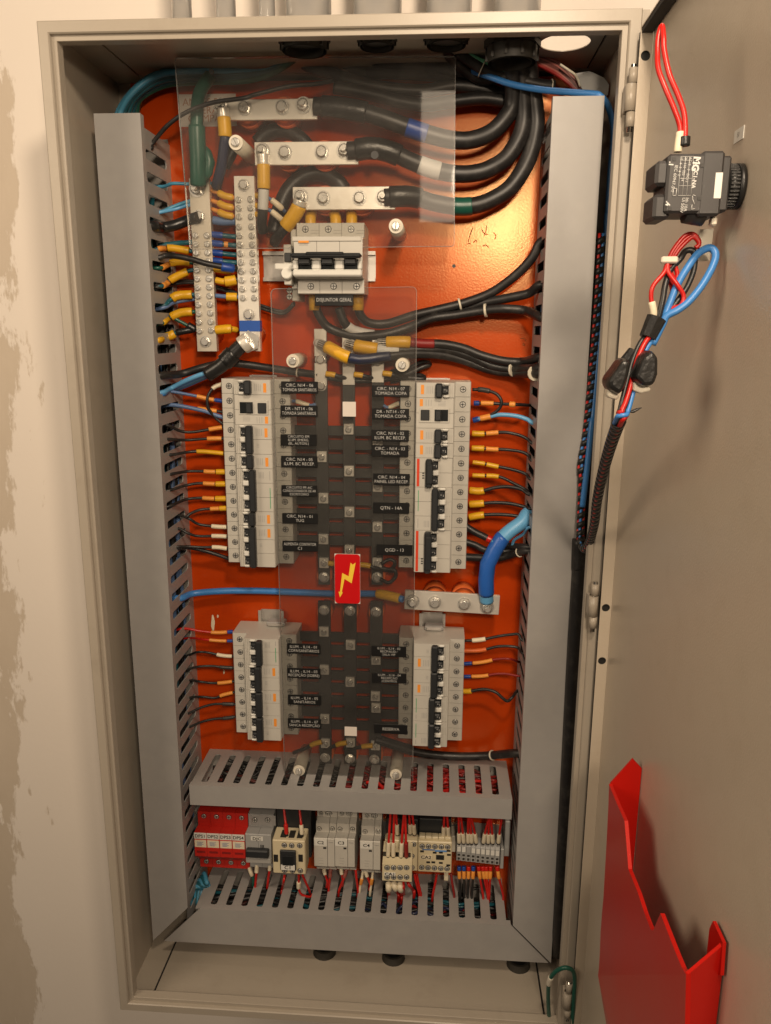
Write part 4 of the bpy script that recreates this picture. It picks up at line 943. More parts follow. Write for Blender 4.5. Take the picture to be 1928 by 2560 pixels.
wire('T8', [(1345, 1065, 'R'), (1265, 1125, -.052), (1170, 1195, -.056), (1095, 1275, -.058), (1055, 1370, -.058), ('B2', 1030, 150, -.058), ('B2', 1015, 260, -.058), ('B2', 1016, 352, -.056), ('B2', 1020, 425, -.052)], .0088, 'lightblue', 'thick light blue cable with dark blue heat shrink bolted to the neutral busbar', [(.42, .93, 'shrinkblue', 1.12, 'heat_shrink'), (.935, 1.0, 'tin', .95, 'lug_barrel')], 'neutral_cable', 'cable', seg=16)
rw([(1320, 1160, 'R'), (1270, 1210, -.046), (1210, 1250, -.042), (1195, 1300, -.040)], 'thin light blue wire behind the thick light blue cable', (), 'lightblue', .0020)
# ---- lower hinge side column
B = 'B2'
rw([(862, 700, De), (980, 692, -.036), (1100, 668, -.038), (1190, 656, -.040), (1240, 656, -.042), (1275, 700, 'R')], 'black wire with white marker into the SALA VIP lighting breaker', [(.10, .27, 'marker', 1.6, MK)], 'cable', .0019, B)
rw([(862, 770, De), (980, 766, -.036), (1090, 740, -.038), (1180, 738, -.040), (1240, 750, -.042), (1275, 790, 'R')], 'black wire with clear sleeve into the SALA VIP lighting breaker', [(.0, .27, 'insul', 1.5, MK)], 'cable', .0019, B)
rw([(862, 860, De), (990, 848, -.036), (1100, 826, -.038), (1190, 828, -.040), (1250, 850, 'R')], 'red wire with orange marker into the CENTRO lighting breaker', [(.0, .09, 'royal', 1.6, FE), (.10, .33, 'markorange', 1.6, MK)], 'darkred', .0016, B)
rw([(862, 948, De), (990, 945, -.036), (1080, 930, -.038), (1160, 930, -.040), (1240, 945, 'R')], 'red wire with orange marker into the last pole of the CENTRO lighting breaker', [(.0, .09, 'royal', 1.6, FE), (.10, .33, 'markorange', 1.6, MK)], 'darkred', .0016, B)
rw([(855, 1050, De), (900, 1050, -.036), (1000, 1036, -.040), (1080, 1056, -.044), (1130, 1098, -.046), (1165, 1118, -.046), (1200, 1088, -.046), (1240, 1045, 'R')], 'black wire with short yellow ferrule dipping before the duct', [(.0, .09, 'yellow', 1.7, FE)], 'cable', .0021, B)
wire('B2', [(240, 1385, -.030), (330, 1410, -.028), (520, 1470, -.022), (700, 1495, -.018), (880, 1502, -.018), (1050, 1495, -.022), (1240, 1480, 'R')], .0058, 'cable', 'thick black cable under the RESERVA breaker', group=GR, ties=[(.70, 1.22, 'tie')])
wire('C8', [(1060, 1255, -.028), (1200, 1300, -.024), (1330, 1340, -.020)], .0045, 'cable', 'short thick black cable behind plate RESERVA', group=GR)

# ================================================================ thick cables
GC = 'thick black feeder cables'
def cab_(t, pts, r, label, sl=(), m='cable', ties=(), name='feeder_cable'): return wire(t, pts, r, m, label, sl, name, 'cable', GC, 14, 7, ties)
T = 'T5'
cab_(T, [(1560, 245, 'R'), (1500, 345, -.040), (1400, 450, -.034), (1260, 550, -.028), (1100, 612, -.026), (950, 650, -.026), (800, 685, -.026), (640, 735, -.026), (530, 730, -.030), (478, 680, -.034), (462, 600, -.036)], .0054, 'thick black cable from the hinge side pole of the main breaker rising to the duct', ties=[(.50, 1.4, 'tie')])
cab_(T, [(1555, 505, 'R'), (1480, 555, -.040), (1350, 585, -.034), (1220, 610, -.024), (1080, 655, -.018), (930, 700, -.016), (780, 760, -.018), (600, 800, -.022), (450, 780, -.028), (385, 730, -.034), (350, 640, -.036)], .0054, 'thick black cable with white sleeve from the middle pole of the main breaker', [(.80, .92, 'text', 1.12, 'white_sleeve')])
cab_(T, [(1560, 700, 'R'), (1470, 660, -.040), (1330, 648, -.036), (1200, 660, -.030), (1040, 685, -.028), (900, 705, -.028), (760, 760, -.026), (620, 800, -.030), (450, 810, -.030), (300, 765, -.030), (235, 690, -.034), (205, 600, -.036)], .0054, 'thick black cable sagging from the auxiliary side pole of the main breaker', ties=[(.33, 1.5, 'tie')])
for x, lab in ((205, 'yellow sleeve on the lug at the auxiliary side foot of the main breaker'), (465, 'yellow sleeve on the lug at the hinge side foot of the main breaker')):
    a = P(T, x, 575, -.036); tag(MB().cyl((a.x, -.036, a.z+.004), (a.x, -.036, a.z-.016), .0068, seg=16).build('lug_sleeve', 'yellow'), lab, 'sleeve', 'lug sleeves of the main breaker')
cab_(T, [(1545, 935, 'R'), (1450, 962, -.036), (1330, 958, -.032), (1200, 925, -.030), (1090, 882, -.030), (970, 858, -.032), (850, 855, -.036), (740, 845, -.040), (640, 848, -.040), (585, 852, -.037)], .0054, 'thick black cable with red tint lugged to the riser bar behind the COPA plates', [(.72, .84, 'darkred', 1.05, 'tape_band'), (.84, .955, 'yellow', 1.35, 'lug_sleeve'), (.955, 1.0, 'tin', 1.0, 'lug')])
cab_(T, [(1545, 1000, 'R'), (1400, 1005, -.032), (1260, 985, -.024), (1120, 925, -.024), (980, 888, -.026), (800, 890, -.034), (650, 895, -.040), (555, 885, -.042), (450, 868, -.042), (405, 855, -.038)], .0056, 'thick black cable with white sleeve lugged to the middle riser bar', [(.78, .87, 'text', 1.1, 'white_sleeve'), (.87, .965, 'yellow', 1.42, 'lug_sleeve'), (.965, 1.0, 'tin', 1.0, 'lug')], ties=[(.27, 1.7, 'tie')])
cab_(T, [(1545, 1030, 'R'), (1400, 1030, -.030), (1250, 1010, -.020), (1100, 955, -.020), (950, 920, -.026), (780, 915, -.036), (600, 935, -.046), (480, 950, -.050), (385, 930, -.050), (290, 878, -.046), (240, 855, -.038)], .0056, 'thick black cable with dark blue sleeve lugged to the first riser bar', [(.72, .87, 'navy', 1.12, 'blue_sleeve'), (.87, .965, 'yellow', 1.42, 'lug_sleeve'), (.965, 1.0, 'tin', 1.0, 'lug')], ties=[(.10, 1.6, 'tie')])
cab_('T4', [(478, 1045, 'L'), (600, 1035, -.046), (720, 1000, -.040), (830, 975, -.034), (930, 972, -.026), (1100, 995, -.020), (1300, 1025, -.022), (1420, 1040, -.028)], .0048, 'black cable arching above the breaker column behind the neutral lug', ties=[(.88, 1.25, 'tie')])
for k, (y0, y1, y2) in enumerate(((415, 350, 340), (440, 455, 420))):
    cab_('C6', [(560+k*20, y0+10, -.034), (760, 450+k*25, -.026), (1000, 455+k*20, -.022), (1250, 430+k*20, -.020), (1430, y1+5, -.018), (1500-k*60, y1-20+k*5, -.014), (1440-k*60, y1-42+k*15, -.010), (1300, y2+30, -.008), (1150, y2+60, -.006)], .0032, ('thin black cable looping out past the spacer above CIRC. N14 - 07', 'second thin black cable looping under the first beside the same spacer')[k])
# small jumpers on the riser bars
for t, x, y, dx, dy, lab in (('C6', 560, 415, 140, 30, 'first riser bar top'), ('C6', 815, 420, 130, 25, 'middle riser bar top'), ('C6', 1075, 410, 130, 25, 'riser bar top behind the COPA plates'),
        ('C7', 585, 935, 160, 20, 'first riser bar foot'), ('C7', 850, 945, 190, 40, 'danger sign side'), ('C8', 525, 1285, -150, 60, 'riser foot beside the SANCA RECEPÇÃO plate'), ('C8', 750, 1292, -140, 40, 'middle lower riser foot'), ('C8', 985, 1318, -150, 20, 'RESERVA riser foot')):
    wire(t, [(x, y, -.036), (x+dx*.5, y+dy*.3, -.036), (x+dx, y+dy, -.034), (x+dx*1.7, y+dy*1.6, -.024)], .0026, 'cable', 'short black jumper with yellow lug at the '+lab, [(.0, .33, 'yellow', 1.35, FE)], 'jumper_wire', 'wire', 'jumpers on the riser bars')
wire('C7', [(1050, 1075, -.036), (1130, 1110, -.034), (1190, 1060, -.034), (1185, 1000, -.034), (1100, 985, -.032), (900, 950, -.034)], .0024, 'cable', 'thin black wire curling beside the last riser bolt by the danger sign', name='jumper_wire', group='jumpers on the riser bars')
wire('C7', [(1060, 940, -.036), (1140, 900, -.034), (1185, 930, -.034), (1150, 985, -.032), (1000, 990, -.032)], .0024, 'cable', 'thin black wire curling above the last riser bolt by the danger sign', name='jumper_wire', group='jumpers on the riser bars')
for t, p, lab in (('C6', [(230, 660), (300, 665), (410, 700), (470, 690)], 'DR for TOMADA SANITÁRIOS'), ('C6', [(1275, 670), (1200, 690), (1130, 720), (1080, 700)], 'DR for TOMADA COPA')):
    wire(t, [(*q, -.036-.001*i) for i, q in enumerate(p)], .0021, 'bluegray', 'grey blue wire with clear marker beside plate '+lab, [(.25, .75, 'marker', 1.4, MK)], group='wires beside the DR plates')

# ================================================================ upper cables
T = 'T2'
XG = P('C2', 930, 420, -.05)
cab_(T, [('C2', 900, 330, -.075), ('C2', 905, 480, -.060), (1625, 600, -.048), (1590, 690, -.046), (1500, 785, -.044), (1380, 832, -.042), (1260, 832, -.042), (1120, 798, -.044), (980, 752, -.046), (850, 705, -.048), (720, 665, -.050), (560, 640, -.051), (440, 632, -.051)], .0095, 'thick black cable with blue tape bolted to the upper busbar', [(.56, .64, 'royal', 1.06, 'tape_band'), (.80, .97, 'tape', 1.25, 'tape_wrap')])
cab_(T, [('C2', 940, 330, -.070), ('C2', 960, 480, -.056), ('T3', 195, 640, -.046), ('T3', 180, 790, -.044), ('T3', 100, 930, -.042), ('T3', 0, 1000, -.040), (1400, 1030, -.040), (1280, 1034, -.040), (1150, 1008, -.042), (1020, 960, -.044), (900, 905, -.047), (790, 880, -.050), (700, 892, -.051), (640, 897, -.051)], .0095, 'thick black cable with white tape bolted to the middle busbar', [(.64, .72, 'text', 1.06, 'tape_band'), (.80, .97, 'tape', 1.25, 'tape_wrap')])
cab_(T, [('C2', 985, 330, -.065), ('C2', 1020, 480, -.052), ('T3', 262, 640, -.044), ('T3', 265, 780, -.042), ('T3', 215, 960, -.040), ('T3', 120, 1110, -.040), ('T3', 10, 1185, -.040), (1400, 1222, -.040), (1280, 1228, -.040), (1150, 1205, -.042), (1040, 1172, -.046), (950, 1168, -.050), (860, 1174, -.051)], .0095, 'thick black cable with green tape bolted to the lower busbar', [(.66, .73, 'green', 1.06, 'tape_band'), (.86, .98, 'tape', 1.22, 'tape_wrap')])
for i, (p, d, lab) in enumerate((([('C2', 860, 480), (1666, 600), (1450, 585), (1250, 605), (1100, 625), (950, 605), (820, 570), (680, 540), (560, 520)], -.030, 'dark cable running level above the blue taped cable'),
        ([('C2', 850, 440), (1600, 560), (1450, 530), (1290, 510), (1100, 540), (900, 530), (700, 490), (550, 440), (420, 400), (330, 320)], -.024, 'dark cable climbing toward the green wire bushing'),
        ([('C2', 700, 470), (1480, 490), (1290, 460), (1100, 440), (900, 430), (760, 430), (640, 380), (520, 300)], -.020, 'upper dark cable behind the folded shield edge'),
        ([('C2', 640, 400), (1380, 430), (1200, 400), (1000, 380), (850, 370), (760, 320), (760, 260)], -.030, 'dark cable rising to the middle bushing'))):
    cab_(T, [(*q, d) for q in p], .0072, lab)
cab_(T, [(1230, 270, -.07), (1260, 340, -.050), (1330, 400, -.040), (1450, 470, -.036), ('C2', 860, 500, -.040)], .0070, 'black cable dropping from the bushing above the shield corner')
cab_(T, [(100, 850, -.012), (150, 800, -.012), (220, 775, -.012), (310, 790, -.012), (390, 850, -.012), (420, 920, -.012)], .0080, 'black cable ring showing behind the middle busbar')
cab_(T, [(200, 1390, -.022), (235, 1250, -.020), (290, 1130, -.016), (380, 1050, -.014), (480, 1032, -.012), (570, 1070, -.012), (620, 1130, -.012)], .0092, 'black cable ring showing behind the lower busbar')
for x, x2, lab in ((420, 425, 'auxiliary side'), (570, 560, 'middle'), (665, 665, 'hinge side')):
    wire(T, [(x2, 1225, -.020), (x2, 1262, -.028), (x, 1300, -.034), (x, 1345, -.036)], .0066, 'yellow', 'yellow lug sleeve entering the %s top terminal of the main breaker' % lab, name='lug_sleeve', cat='sleeve', group='sleeves above the main breaker', seg=14)
wire('T2', [(362, 1190, -.055), (345, 1245, -.053), (300, 1315, -.050), (235, 1395, -.044), (205, 1440, -.030)], .0062, 'cable', 'black cable with yellow lug leaving the end of the lower busbar', [(.10, .55, 'yellow', 1.4, 'lug_sleeve'), (.0, .10, 'tin', 1.3, 'lug')], 'feeder_cable', 'cable', GC, 14)
wire('C3', [(650, 290, -.056), (665, 380, -.055), (680, 590, -.054), (668, 700, -.052), (645, 880, -.048), (610, 1020, -.042), (585, 1110, -.034)], .0060, 'navy', 'dark blue cable with yellow sleeve hanging from the upper busbar', [(.11, .34, 'yellow', 1.28, 'lug_sleeve'), (.0, .11, 'tin', 1.1, 'lug')], 'feeder_cable', 'cable', GC, 14)
wire('C3', [(775, 700, -.030), (735, 800, -.034), (680, 900, -.038)], .0060, 'cable', 'short black cable behind the spacer of the upper shield', name='feeder_cable', cat='cable', group=GC)
wire('C3', [(1072, 770, -.056), (1078, 870, -.055), (1082, 1100, -.054), (1075, 1300, -.052), (1070, 1400, -.050), (1060, 1499, -.046), ('T4', 1090, 190, -.040)], .0058, 'cable', 'black cable with yellow and white sleeves hanging from the middle busbar', [(.13, .43, 'yellow', 1.3, 'lug_sleeve'), (.0, .13, 'tin', 1.1, 'lug'), (.44, .69, 'text', 1.05, 'white_sleeve')], 'feeder_cable', 'cable', GC, 14)
for i, (y, lab) in enumerate(((1230, 'upper'), (1350, 'lower'))):
    wire('C3', [(1130, y, -.045), (1170, y+25, -.045), (1250, y+90, -.042), (1300, y+140, -.034)], .0022, 'bluegray', '%s small grey wire with white marker beside the black and yellow sleeved cable' % lab, [(.15, .75, 'marker', 1.6, MK)], group='small grey wires')
# earth cable
wire('C3', [(400, 1100, -.048), (400, 1010, -.050), (400, 880, -.052), (395, 700, -.054), (385, 540, -.056), (385, 380, -.056), (395, 220, -.052), (430, 100, -.046), (520, -40, -.036)], .0072, 'green', 'green earth cable rising from the earth bar to the cabinet top', [(.0, .50, 'green', 1.30, 'heat_shrink'), (.0, .05, 'tin', 1.2, 'lug')], 'earth_cable', 'cable', seg=16)
q = P('C3', 480, 850, -.050); tag(MB().tube([(q.x-.004, -.048, q.z+.018), (q.x+.001, -.048, q.z+.010), (q.x+.0035, -.048, q.z), (q.x+.001, -.048, q.z-.012), (q.x-.004, -.048, q.z-.020)], [.003, .0055, .0065, .0055, .003], 12).build('heat_shrink_bulge', 'green'), 'bulging green heat shrink flap beside the earth cable', 'heat shrink')
# teal and cyan earth wires arching from the left duct to the bushing
for i, (m_, off, r_) in enumerate((('cyan', 0, .0034), ('teal', 14, .0036), ('teal', 32, .0036), ('cyan', -12, .0026), ('teal', 48, .0034), ('green', 62, .0036), ('teal', 24, .003))):
    wire('T1', [(712+off*1.6, 720, -.060+.006*i), (720+off*1.5, 660, -.058+.006*i), (782+off*.8, 560+off*.5, -.050+.005*i), (900+off*.5, 465+off, -.042+.004*i), (1050, 428+off*1.1, -.036+.003*i), (1250, 425+off, -.030+.002*i), (1450, 432+off*.8, -.030), (1600, 420+off*.4, -.034), ('C1', 930, 400+off*.3, -.042), ('C1', 985+i*8, 330, -.056), ('C1', 1000+i*8, 250, -.066)], r_, m_, ('light blue green earth wire' if m_ == 'cyan' else 'dark green earth wire' if m_ == 'green' else 'teal earth wire')+' arching from the duct top to the bushing', name='earth_wire', group='earth wires over the top '+m_)
wire('T1', [(895, 885, 'L'), (910, 850, -.060), (1000, 745, -.066), (1110, 668, -.072), (1260, 612, -.0745), (1450, 584, -.0745), ('T2', 100, 560, -.070), ('T2', 300, 512, -.060), ('T2', 450, 500, -.050), ('T2', 560, 478, -.040)], .0024, 'cable', 'thin black wire sweeping from the duct over the paper sticker', name='wire')
# ---- at the hinge side top
wire('C2', [(560, 330, -.060), (620, 380, -.060), (700, 420, -.060), (820, 465, -.060), (950, 515, -.058), (1060, 548, -.054)], .0030, 'lightgreen', 'light green wire tied along the black sleeve near the hinge side duct', name='earth_wire')
wire('C2', [(530, 350, -.058), (640, 430, -.057), (780, 500, -.056), (950, 545, -.055), (1100, 580, -.052), (1190, 590, -.050)], .0066, 'cable', 'black sleeve ending above the hinge side duct', name='sleeve', ties=[(.28, 1.5, 'tie'), (.97, 1.1, 'tie')])
wire('C2', [(620, 480, -.040), (740, 520, -.058), (900, 575, -.066), (1100, 612, -.072), (1300, 630, -.080), (1450, 640, -.086), ('T3', 650, 572, -.090), ('T3', 700, 640, -.085), ('T3', 728, 780, -.080), ('T3', 712, 1000, -.080), ('T3', 695, 1250, -.080), ('T6', 690, 100, -.080), ('T6', 680, 300, -.080), ('T6', 655, 620, -.080)], .0034, 'blue', 'blue wire running along the duct top and down beside the hinges', name='wire', per=8)
for i, (m_, o) in enumerate((('pink', 0), ('brownwire', 14), ('pink', 26), ('brownwire', 40), ('brownwire', 54), ('pink', 66), ('darkred', 80))):
    wire('C2', [(1040-i*6, 370+o*.4, -.050), (1120, 390+o*.9, -.046), (1210, 430+o, -.042), (1290, 500+o*.9, -.040), (1350, 570+o*.7, -.040), (1400+i*4, 640+o*.4, -.042), (1420, 760, -.044)], .0022, m_, {'pink': 'dusty pink', 'brownwire': 'brown', 'darkred': 'dark red'}[m_]+' wire bending into the top of the hinge side duct', group='wires bending into the hinge side duct '+m_)
tag(MB().tube(spline([P('C2', 1230, 440, -.052), P('C2', 1290, 480, -.052), P('C2', 1340, 520, -.050), P('C2', 1370, 590, -.048)], 5), .0014, 8).build('cable_tie', 'tie'), 'frayed pale cable tie on the brown wire bundle', 'cable tie')
a = P('C2', 1440, 560, -.048); tag(MB().prism([(P('C2', x, y, -.05).x, P('C2', x, y, -.05).z) for x, y in ((1340, 500), (1430, 485), (1530, 530), (1565, 580), (1555, 650), (1400, 660))], 'y', -.050, -.046).build('plastic_clip', 'grayplastic'), 'dull translucent plastic tab behind the hinge side duct top', 'plastic tab')
a = P('C2', 1045, 485, -.047); tag(MB().prism([(P('C2', x, y, -.05).x, P('C2', x, y, -.05).z) for x, y in ((995, 510), (1020, 460), (1065, 450), (1075, 515), (1040, 525))], 'y', -.052, -.050).build('wire_tag', 'marker'), 'pale paper tag among the wires under the black bushing', 'tag')

# ================================================================ wires on the earth and neutral bars
GE = 'wires on the earth bar'
def ew(pts, r, m_, label, sl=(), t='D8'): wire(t, pts, r, m_, label, sl, group=GE)
ew([(-20, 430, 'L'), (60, 425, -.040), (150, 415, -.036), (300, 435, -.034), (480, 470, -.032)], .0022, 'teal', 'teal wire with orange marker and yellow ferrule entering the earth bar first', [(.30, .58, 'markorange', 1.5, MK), (.60, .95, 'yellow', 2.0, FE)])
ew([(-10, 715, 'L'), (90, 680, -.040), (170, 640, -.036), (310, 620, -.034), (490, 640, -.032)], .0022, 'green', 'green wire with orange marker entering the earth bar under the black wire', [(.36, .62, 'markorange', 1.5, MK), (.63, .95, 'yellow', 2.0, FE)])
ew([(0, 985, 'L'), (90, 955, -.040), (160, 890, -.036), (290, 820, -.034), (440, 755, -.032), (510, 745, -.030)], .0024, 'teal', 'teal wire with orange marker climbing into the earth bar', [(.33, .58, 'markorange', 1.5, MK), (.60, .90, 'yellow', 2.0, FE)])
ew([(60, 1270, 'L'), (140, 1200, -.040), (240, 1130, -.036), (320, 1115, -.034), (520, 1110, -.032)], .0026, 'teal', 'teal wire with plain yellow ferrule entering the earth bar', [(.56, .95, 'yellow', 2.1, FE)])
ew([(60, 1300, 'L'), (200, 1230, -.034), (400, 1190, -.028), (560, 1170, -.024)], .0026, 'bluegray', 'blue grey wire crossing behind the lower earth bar')
ew([(40, 1530, 'L'), (110, 1480, -.040), (190, 1430, -.036), (330, 1375, -.034), (530, 1365, -.032)], .0024, 'green', 'green wire with yellow marker entering the lower earth bar', [(.30, .56, 'yellow', 1.4, MK), (.60, .95, 'yellow', 2.2, FE)])
ew([(210, 1460, -.036), (320, 1520, -.034), (450, 1590, -.032), (540, 1640, -.030)], .0022, 'green', 'green wire with black sleeve dropping to the foot of the earth bar', [(.60, .98, 'tape', 2.2, FE)])
ew([(-30, 1790, 'L'), (60, 1750, -.042), (150, 1725, -.038), (240, 1680, -.036), (380, 1650, -.034), (500, 1630, -.030)], .0026, 'teal', 'teal wire with yellow markers at the foot of the earth bar', [(.22, .42, 'yellow', 1.5, MK), (.52, .76, 'yellow', 2.1, FE), (.78, .98, 'tape', 1.6, MK)])
ew([(830, 1640, -.034), (900, 1630, -.034), (1030, 1620, -.034), (1120, 1630, -.030), (1180, 1650, -.020)], .0028, 'tape', 'yellow sleeved wire between the feet of the earth and neutral bars', [(.0, .55, 'yellow', 2.0, FE), (.57, .76, 'yellow', 1.3, MK)])
for y, m_, lab, c2 in ((225, 'teal', 'first', 'royal'), (355, 'teal', 'second', 'royal'), (495, 'teal', 'third', 'royal'), (610, 'teal', 'fourth', 'royal')):
    ew([(770, y-12, -.032), (880, y, -.032), (1000, y+14, -.030), (1130, y+25, -.028), (1250, y+25, -.018)], .0030, m_, '%s teal wire with dark blue sleeve between the earth and neutral bars' % lab, [(.0, .32, c2, 1.3, FE)]+([(.36, .48, 'markorange', 1.25, MK)] if y == 355 else []))
ew([(-20, 380, -.036), (120, 365, -.034), (280, 345, -.032), (380, 340, -.032), (500, 330, -.030)], .0032, 'teal', 'thicker teal wire entering the earth bar above the orange markers')
ew([(-30, 560, 'L'), (90, 530, -.056), (260, 540, -.058), (480, 585, -.056), (700, 650, -.052), (980, 705, -.046), (1150, 728, -.040)], .0034, 'cable', 'black wire with blue crimp crossing over the earth bar to the neutral bar', [(.84, .965, 'royal', 1.6, FE)])
ew([(790, 735, -.032), (850, 745, -.032), (980, 765, -.032), (1060, 775, -.030)], .0030, 'yellow', 'yellow sleeve behind the blue crimp between the bars')
ew([(820, 890, -.036), (900, 910, -.036), (980, 915, -.036), (1120, 890, -.034), (1180, 880, -.032)], .0024, 'cable', 'yellow ferrule with yellow marker entering the neutral bar', [(.03, .40, 'yellow', 1.6, MK), (.42, .86, 'yellow', 2.6, FE)])
ew([(830, 1125, -.034), (920, 1135, -.034), (1000, 1140, -.034), (1170, 1145, -.032)], .0026, 'bluegray', 'blue wire with ribbed yellow ferrule entering the neutral bar', [(.48, .94, 'yellow', 1.9, FE)])
for k, y in enumerate((930, 960)):
    ew([(-0, y+40, 'L'), (180, y, -.022), (480, y-25, -.018), (860, y+60, -.014), (1200, y+180, -.012), (1500, y+340, -.012), ('C4', 60, 1160+k*40, -.014), ('C4', 350, 1240+k*30, -.018), ('C4', 500, 1130+k*20, -.030)], .0019, 'coatbar', ('thin grey wire sagging behind both terminal bars', 'second thin grey wire sagging behind both terminal bars')[k])
for i, (y, x) in enumerate(((1180, 540), (1285, 540), (1375, 545))):
    wire('C3', [(x, y-30, -.030), (620, y, -.034), (680, y+30, -.036), (775, y+48, -.034)], .0026, 'markorange', 'orange marked wire with yellow ferrule entering the upper neutral bar', [(.35, .95, 'yellow', 1.6, FE)], group='orange marked wires on the neutral bar')
    wire('C3', [(1000, y+25, -.034), (1025, y+25, -.034), (1040, y+40, -.026)], .0036, 'yellow', 'short yellow ferrule on the far edge of the upper neutral bar', name='ferrule', cat='ferrule', group='short ferrules on the neutral bar')
wire('T1', [(970, 1110, 'L'), (1030, 1092, -.036), (1130, 1095, -.032), (1260, 1090, -.028)], .0020, 'cyan', 'thin light blue wire above the others passing behind the earth bar', group=GE)
wire('T1', [(950, 1262, 'L'), (1020, 1235, -.038), (1100, 1205, -.034), (1200, 1180, -.030)], .0022, 'cyan', 'light blue wire rising behind the second earth bar bolt', group=GE)
wire('T1', [(945, 1265, 'L'), (1040, 1245, -.036), (1120, 1222, -.032), (1210, 1215, -.030)], .0022, 'lightblue', 'light blue wire running beside its twin behind the second earth bar bolt', group=GE)
wire('T1', [(905, 1345, 'L'), (960, 1355, -.046), (1040, 1340, -.040), (1120, 1310, -.036), (1180, 1290, -.042)], .0062, 'heatshrink', 'black sleeved cable bolted to the second stud of the earth bar', name='feeder_cable', cat='cable', group=GC)
wire('T1', [(1270, 1310, -.030), (1330, 1318, -.030), (1400, 1315, -.028)], .0050, 'bluegray', 'grey blue cable between the terminal bars below the yellow ferrules', name='feeder_cable', cat='cable', group=GC)
# neutral lug with light blue wires
r = wire('T4', [(1005, 838, -.047), (955, 872, -.048), (900, 925, -.050), (840, 985, -.052), (755, 1040, -.052)], .0088, 'heatshrink', 'black heat shrunk lug bolted to the foot of the neutral bar', [(.0, .16, 'tin', 1.25, 'lug'), (.36, .60, 'tape', 1.22, 'tape_wrap')], 'neutral_lug', 'lug', seg=14)
q = [P('T4', x, y, -.0465) for x, y in ((940, 845), (1000, 775), (1068, 815), (1060, 880), (1000, 910))]
MB().prism([(p.x, p.z) for p in q], 'y', -.0470, -.0455).build('lug_plate', 'zinc', r)
for i in range(5):
    o = i*7-12
    wire('T4', [(770, 1032+o*.6, -.052+.002*i), (700, 1058+o, -.050+.003*i), (620, 1092+o, -.048+.003*i), (540, 1128+o*.6, -.046+.003*i), (490, 1150+o*.3, 'L')], .0030, ('lightblue', 'blue', 'lightblue', 'cyan', 'blue')[i], 'light blue wire fanning from the neutral lug into the duct', group='light blue neutral wires')
# ================================================================ control row at the foot
def zt_(t, x, v, y): return P(t, x, v, y).z
def xt_(t, x, v, y): return P(t, x, v, y).x
def modular(root, xs, prof, m, name='body'):
    mb = MB()
    for a, b in zip(xs, xs[1:]): mb.prism(prof, 'x', a+.00015, b-.00015)
    return mb.build(name, m, root)
def prof_of(t, x, vt, vs, vn, vb, vf, ve, ys=-.047, yn=-.067):
    # vt top of shoulder, vs foot of shoulder, vn top of nose, vb bottom of nose, vf lower shoulder top, ve bottom
    z1 = zt_(t, x, vt, ys); z2 = zt_(t, x, vs, ys); z3 = zt_(t, x, vn, yn); z4 = zt_(t, x, vb, yn); z5 = zt_(t, x, vf, ys); z6 = zt_(t, x, ve, ys)
    z3 = max(z3, z2-.004)
    return [(-.006, z1), (ys, z1), (ys, z2), (yn+.0008, z3), (yn, z3-.001), (yn, z4+.001), (yn+.001, z4), (ys, z5), (ys, z6), (-.006, z6)], (z1, z2, z3, z4, z5, z6)
def tag_label(root, t, x0, v0, x1, v1, y, s_, size, m='bright', nm='label', ink='ink', bold=.00012):
    a, b = P(t, x0, v0, y), P(t, x1, v1, y)
    l = MB().box(a.x, b.x, y-.0005, y+.0002, b.z, a.z).build(nm, m, root)
    if s_: text(s_, size, ink, l, ((a.x+b.x)/2, y-.0007, (a.z+b.z)/2), squeeze=1.15, bold=bold)
    return l
# surge arresters
pf, zz = prof_of('D1', 420, 165, 345, 455, 775, 800, 905)
xa, xb = xt_('D1', 88, 600, -.067), xt_('D1', 768, 600, -.067)
for k in range(4):
    x0 = xa+(xb-xa)*k/4; x1 = xa+(xb-xa)*(k+1)/4; c = (x0+x1)/2
    r = thing('surge_arrester', 'red surge arrester labelled DPS%d, %s' % (k+1, ('standing against the slotted duct', 'second from the slotted duct', 'second from the grey DJC breaker', 'standing against the grey DJC breaker')[k]), 'surge arrester', (c, 0, zz[5]), 'row of red surge arresters')
    modular(r, [x0, x1], pf, 'arrester')
    MB().box(x0+.0004, x1-.0004, -.0678, -.0668, zt_('D1', 400, 528, -.067), zt_('D1', 400, 452, -.067)).build('label', 'bright', r)
    text('DPS%d' % (k+1), .0070, 'ink', r, (c, -.0681, zt_('D1', 400, 492, -.067)), squeeze=.98, bold=.00012)
    MB().box(x0+.0008, x1-.0008, -.0677, -.0668, zt_('D1', 400, 640, -.067), zt_('D1', 400, 546, -.067)).build('rating_label', 'pink' if k == 9 else 'marker', r)
    mb = MB()
    for j in range(4): mb.box(c-.005, c+.004-.002*(j % 2), -.0679, -.0676, zt_('D1', 400, 575+j*14, -.067), zt_('D1', 400, 570+j*14, -.067))
    mb.build('print', 'bluegray', r)
    MB().box(x0+.003, x1-.003, -.0676, -.0668, zt_('D1', 400, 716, -.067), zt_('D1', 400, 692, -.067)).build('status_window', 'darkred', r)
    for v, y in ((225, -.047), (832, -.047)):
        inst('terminal_screw', TS, r, (c, y, zt_('D1', 400, v, y)))
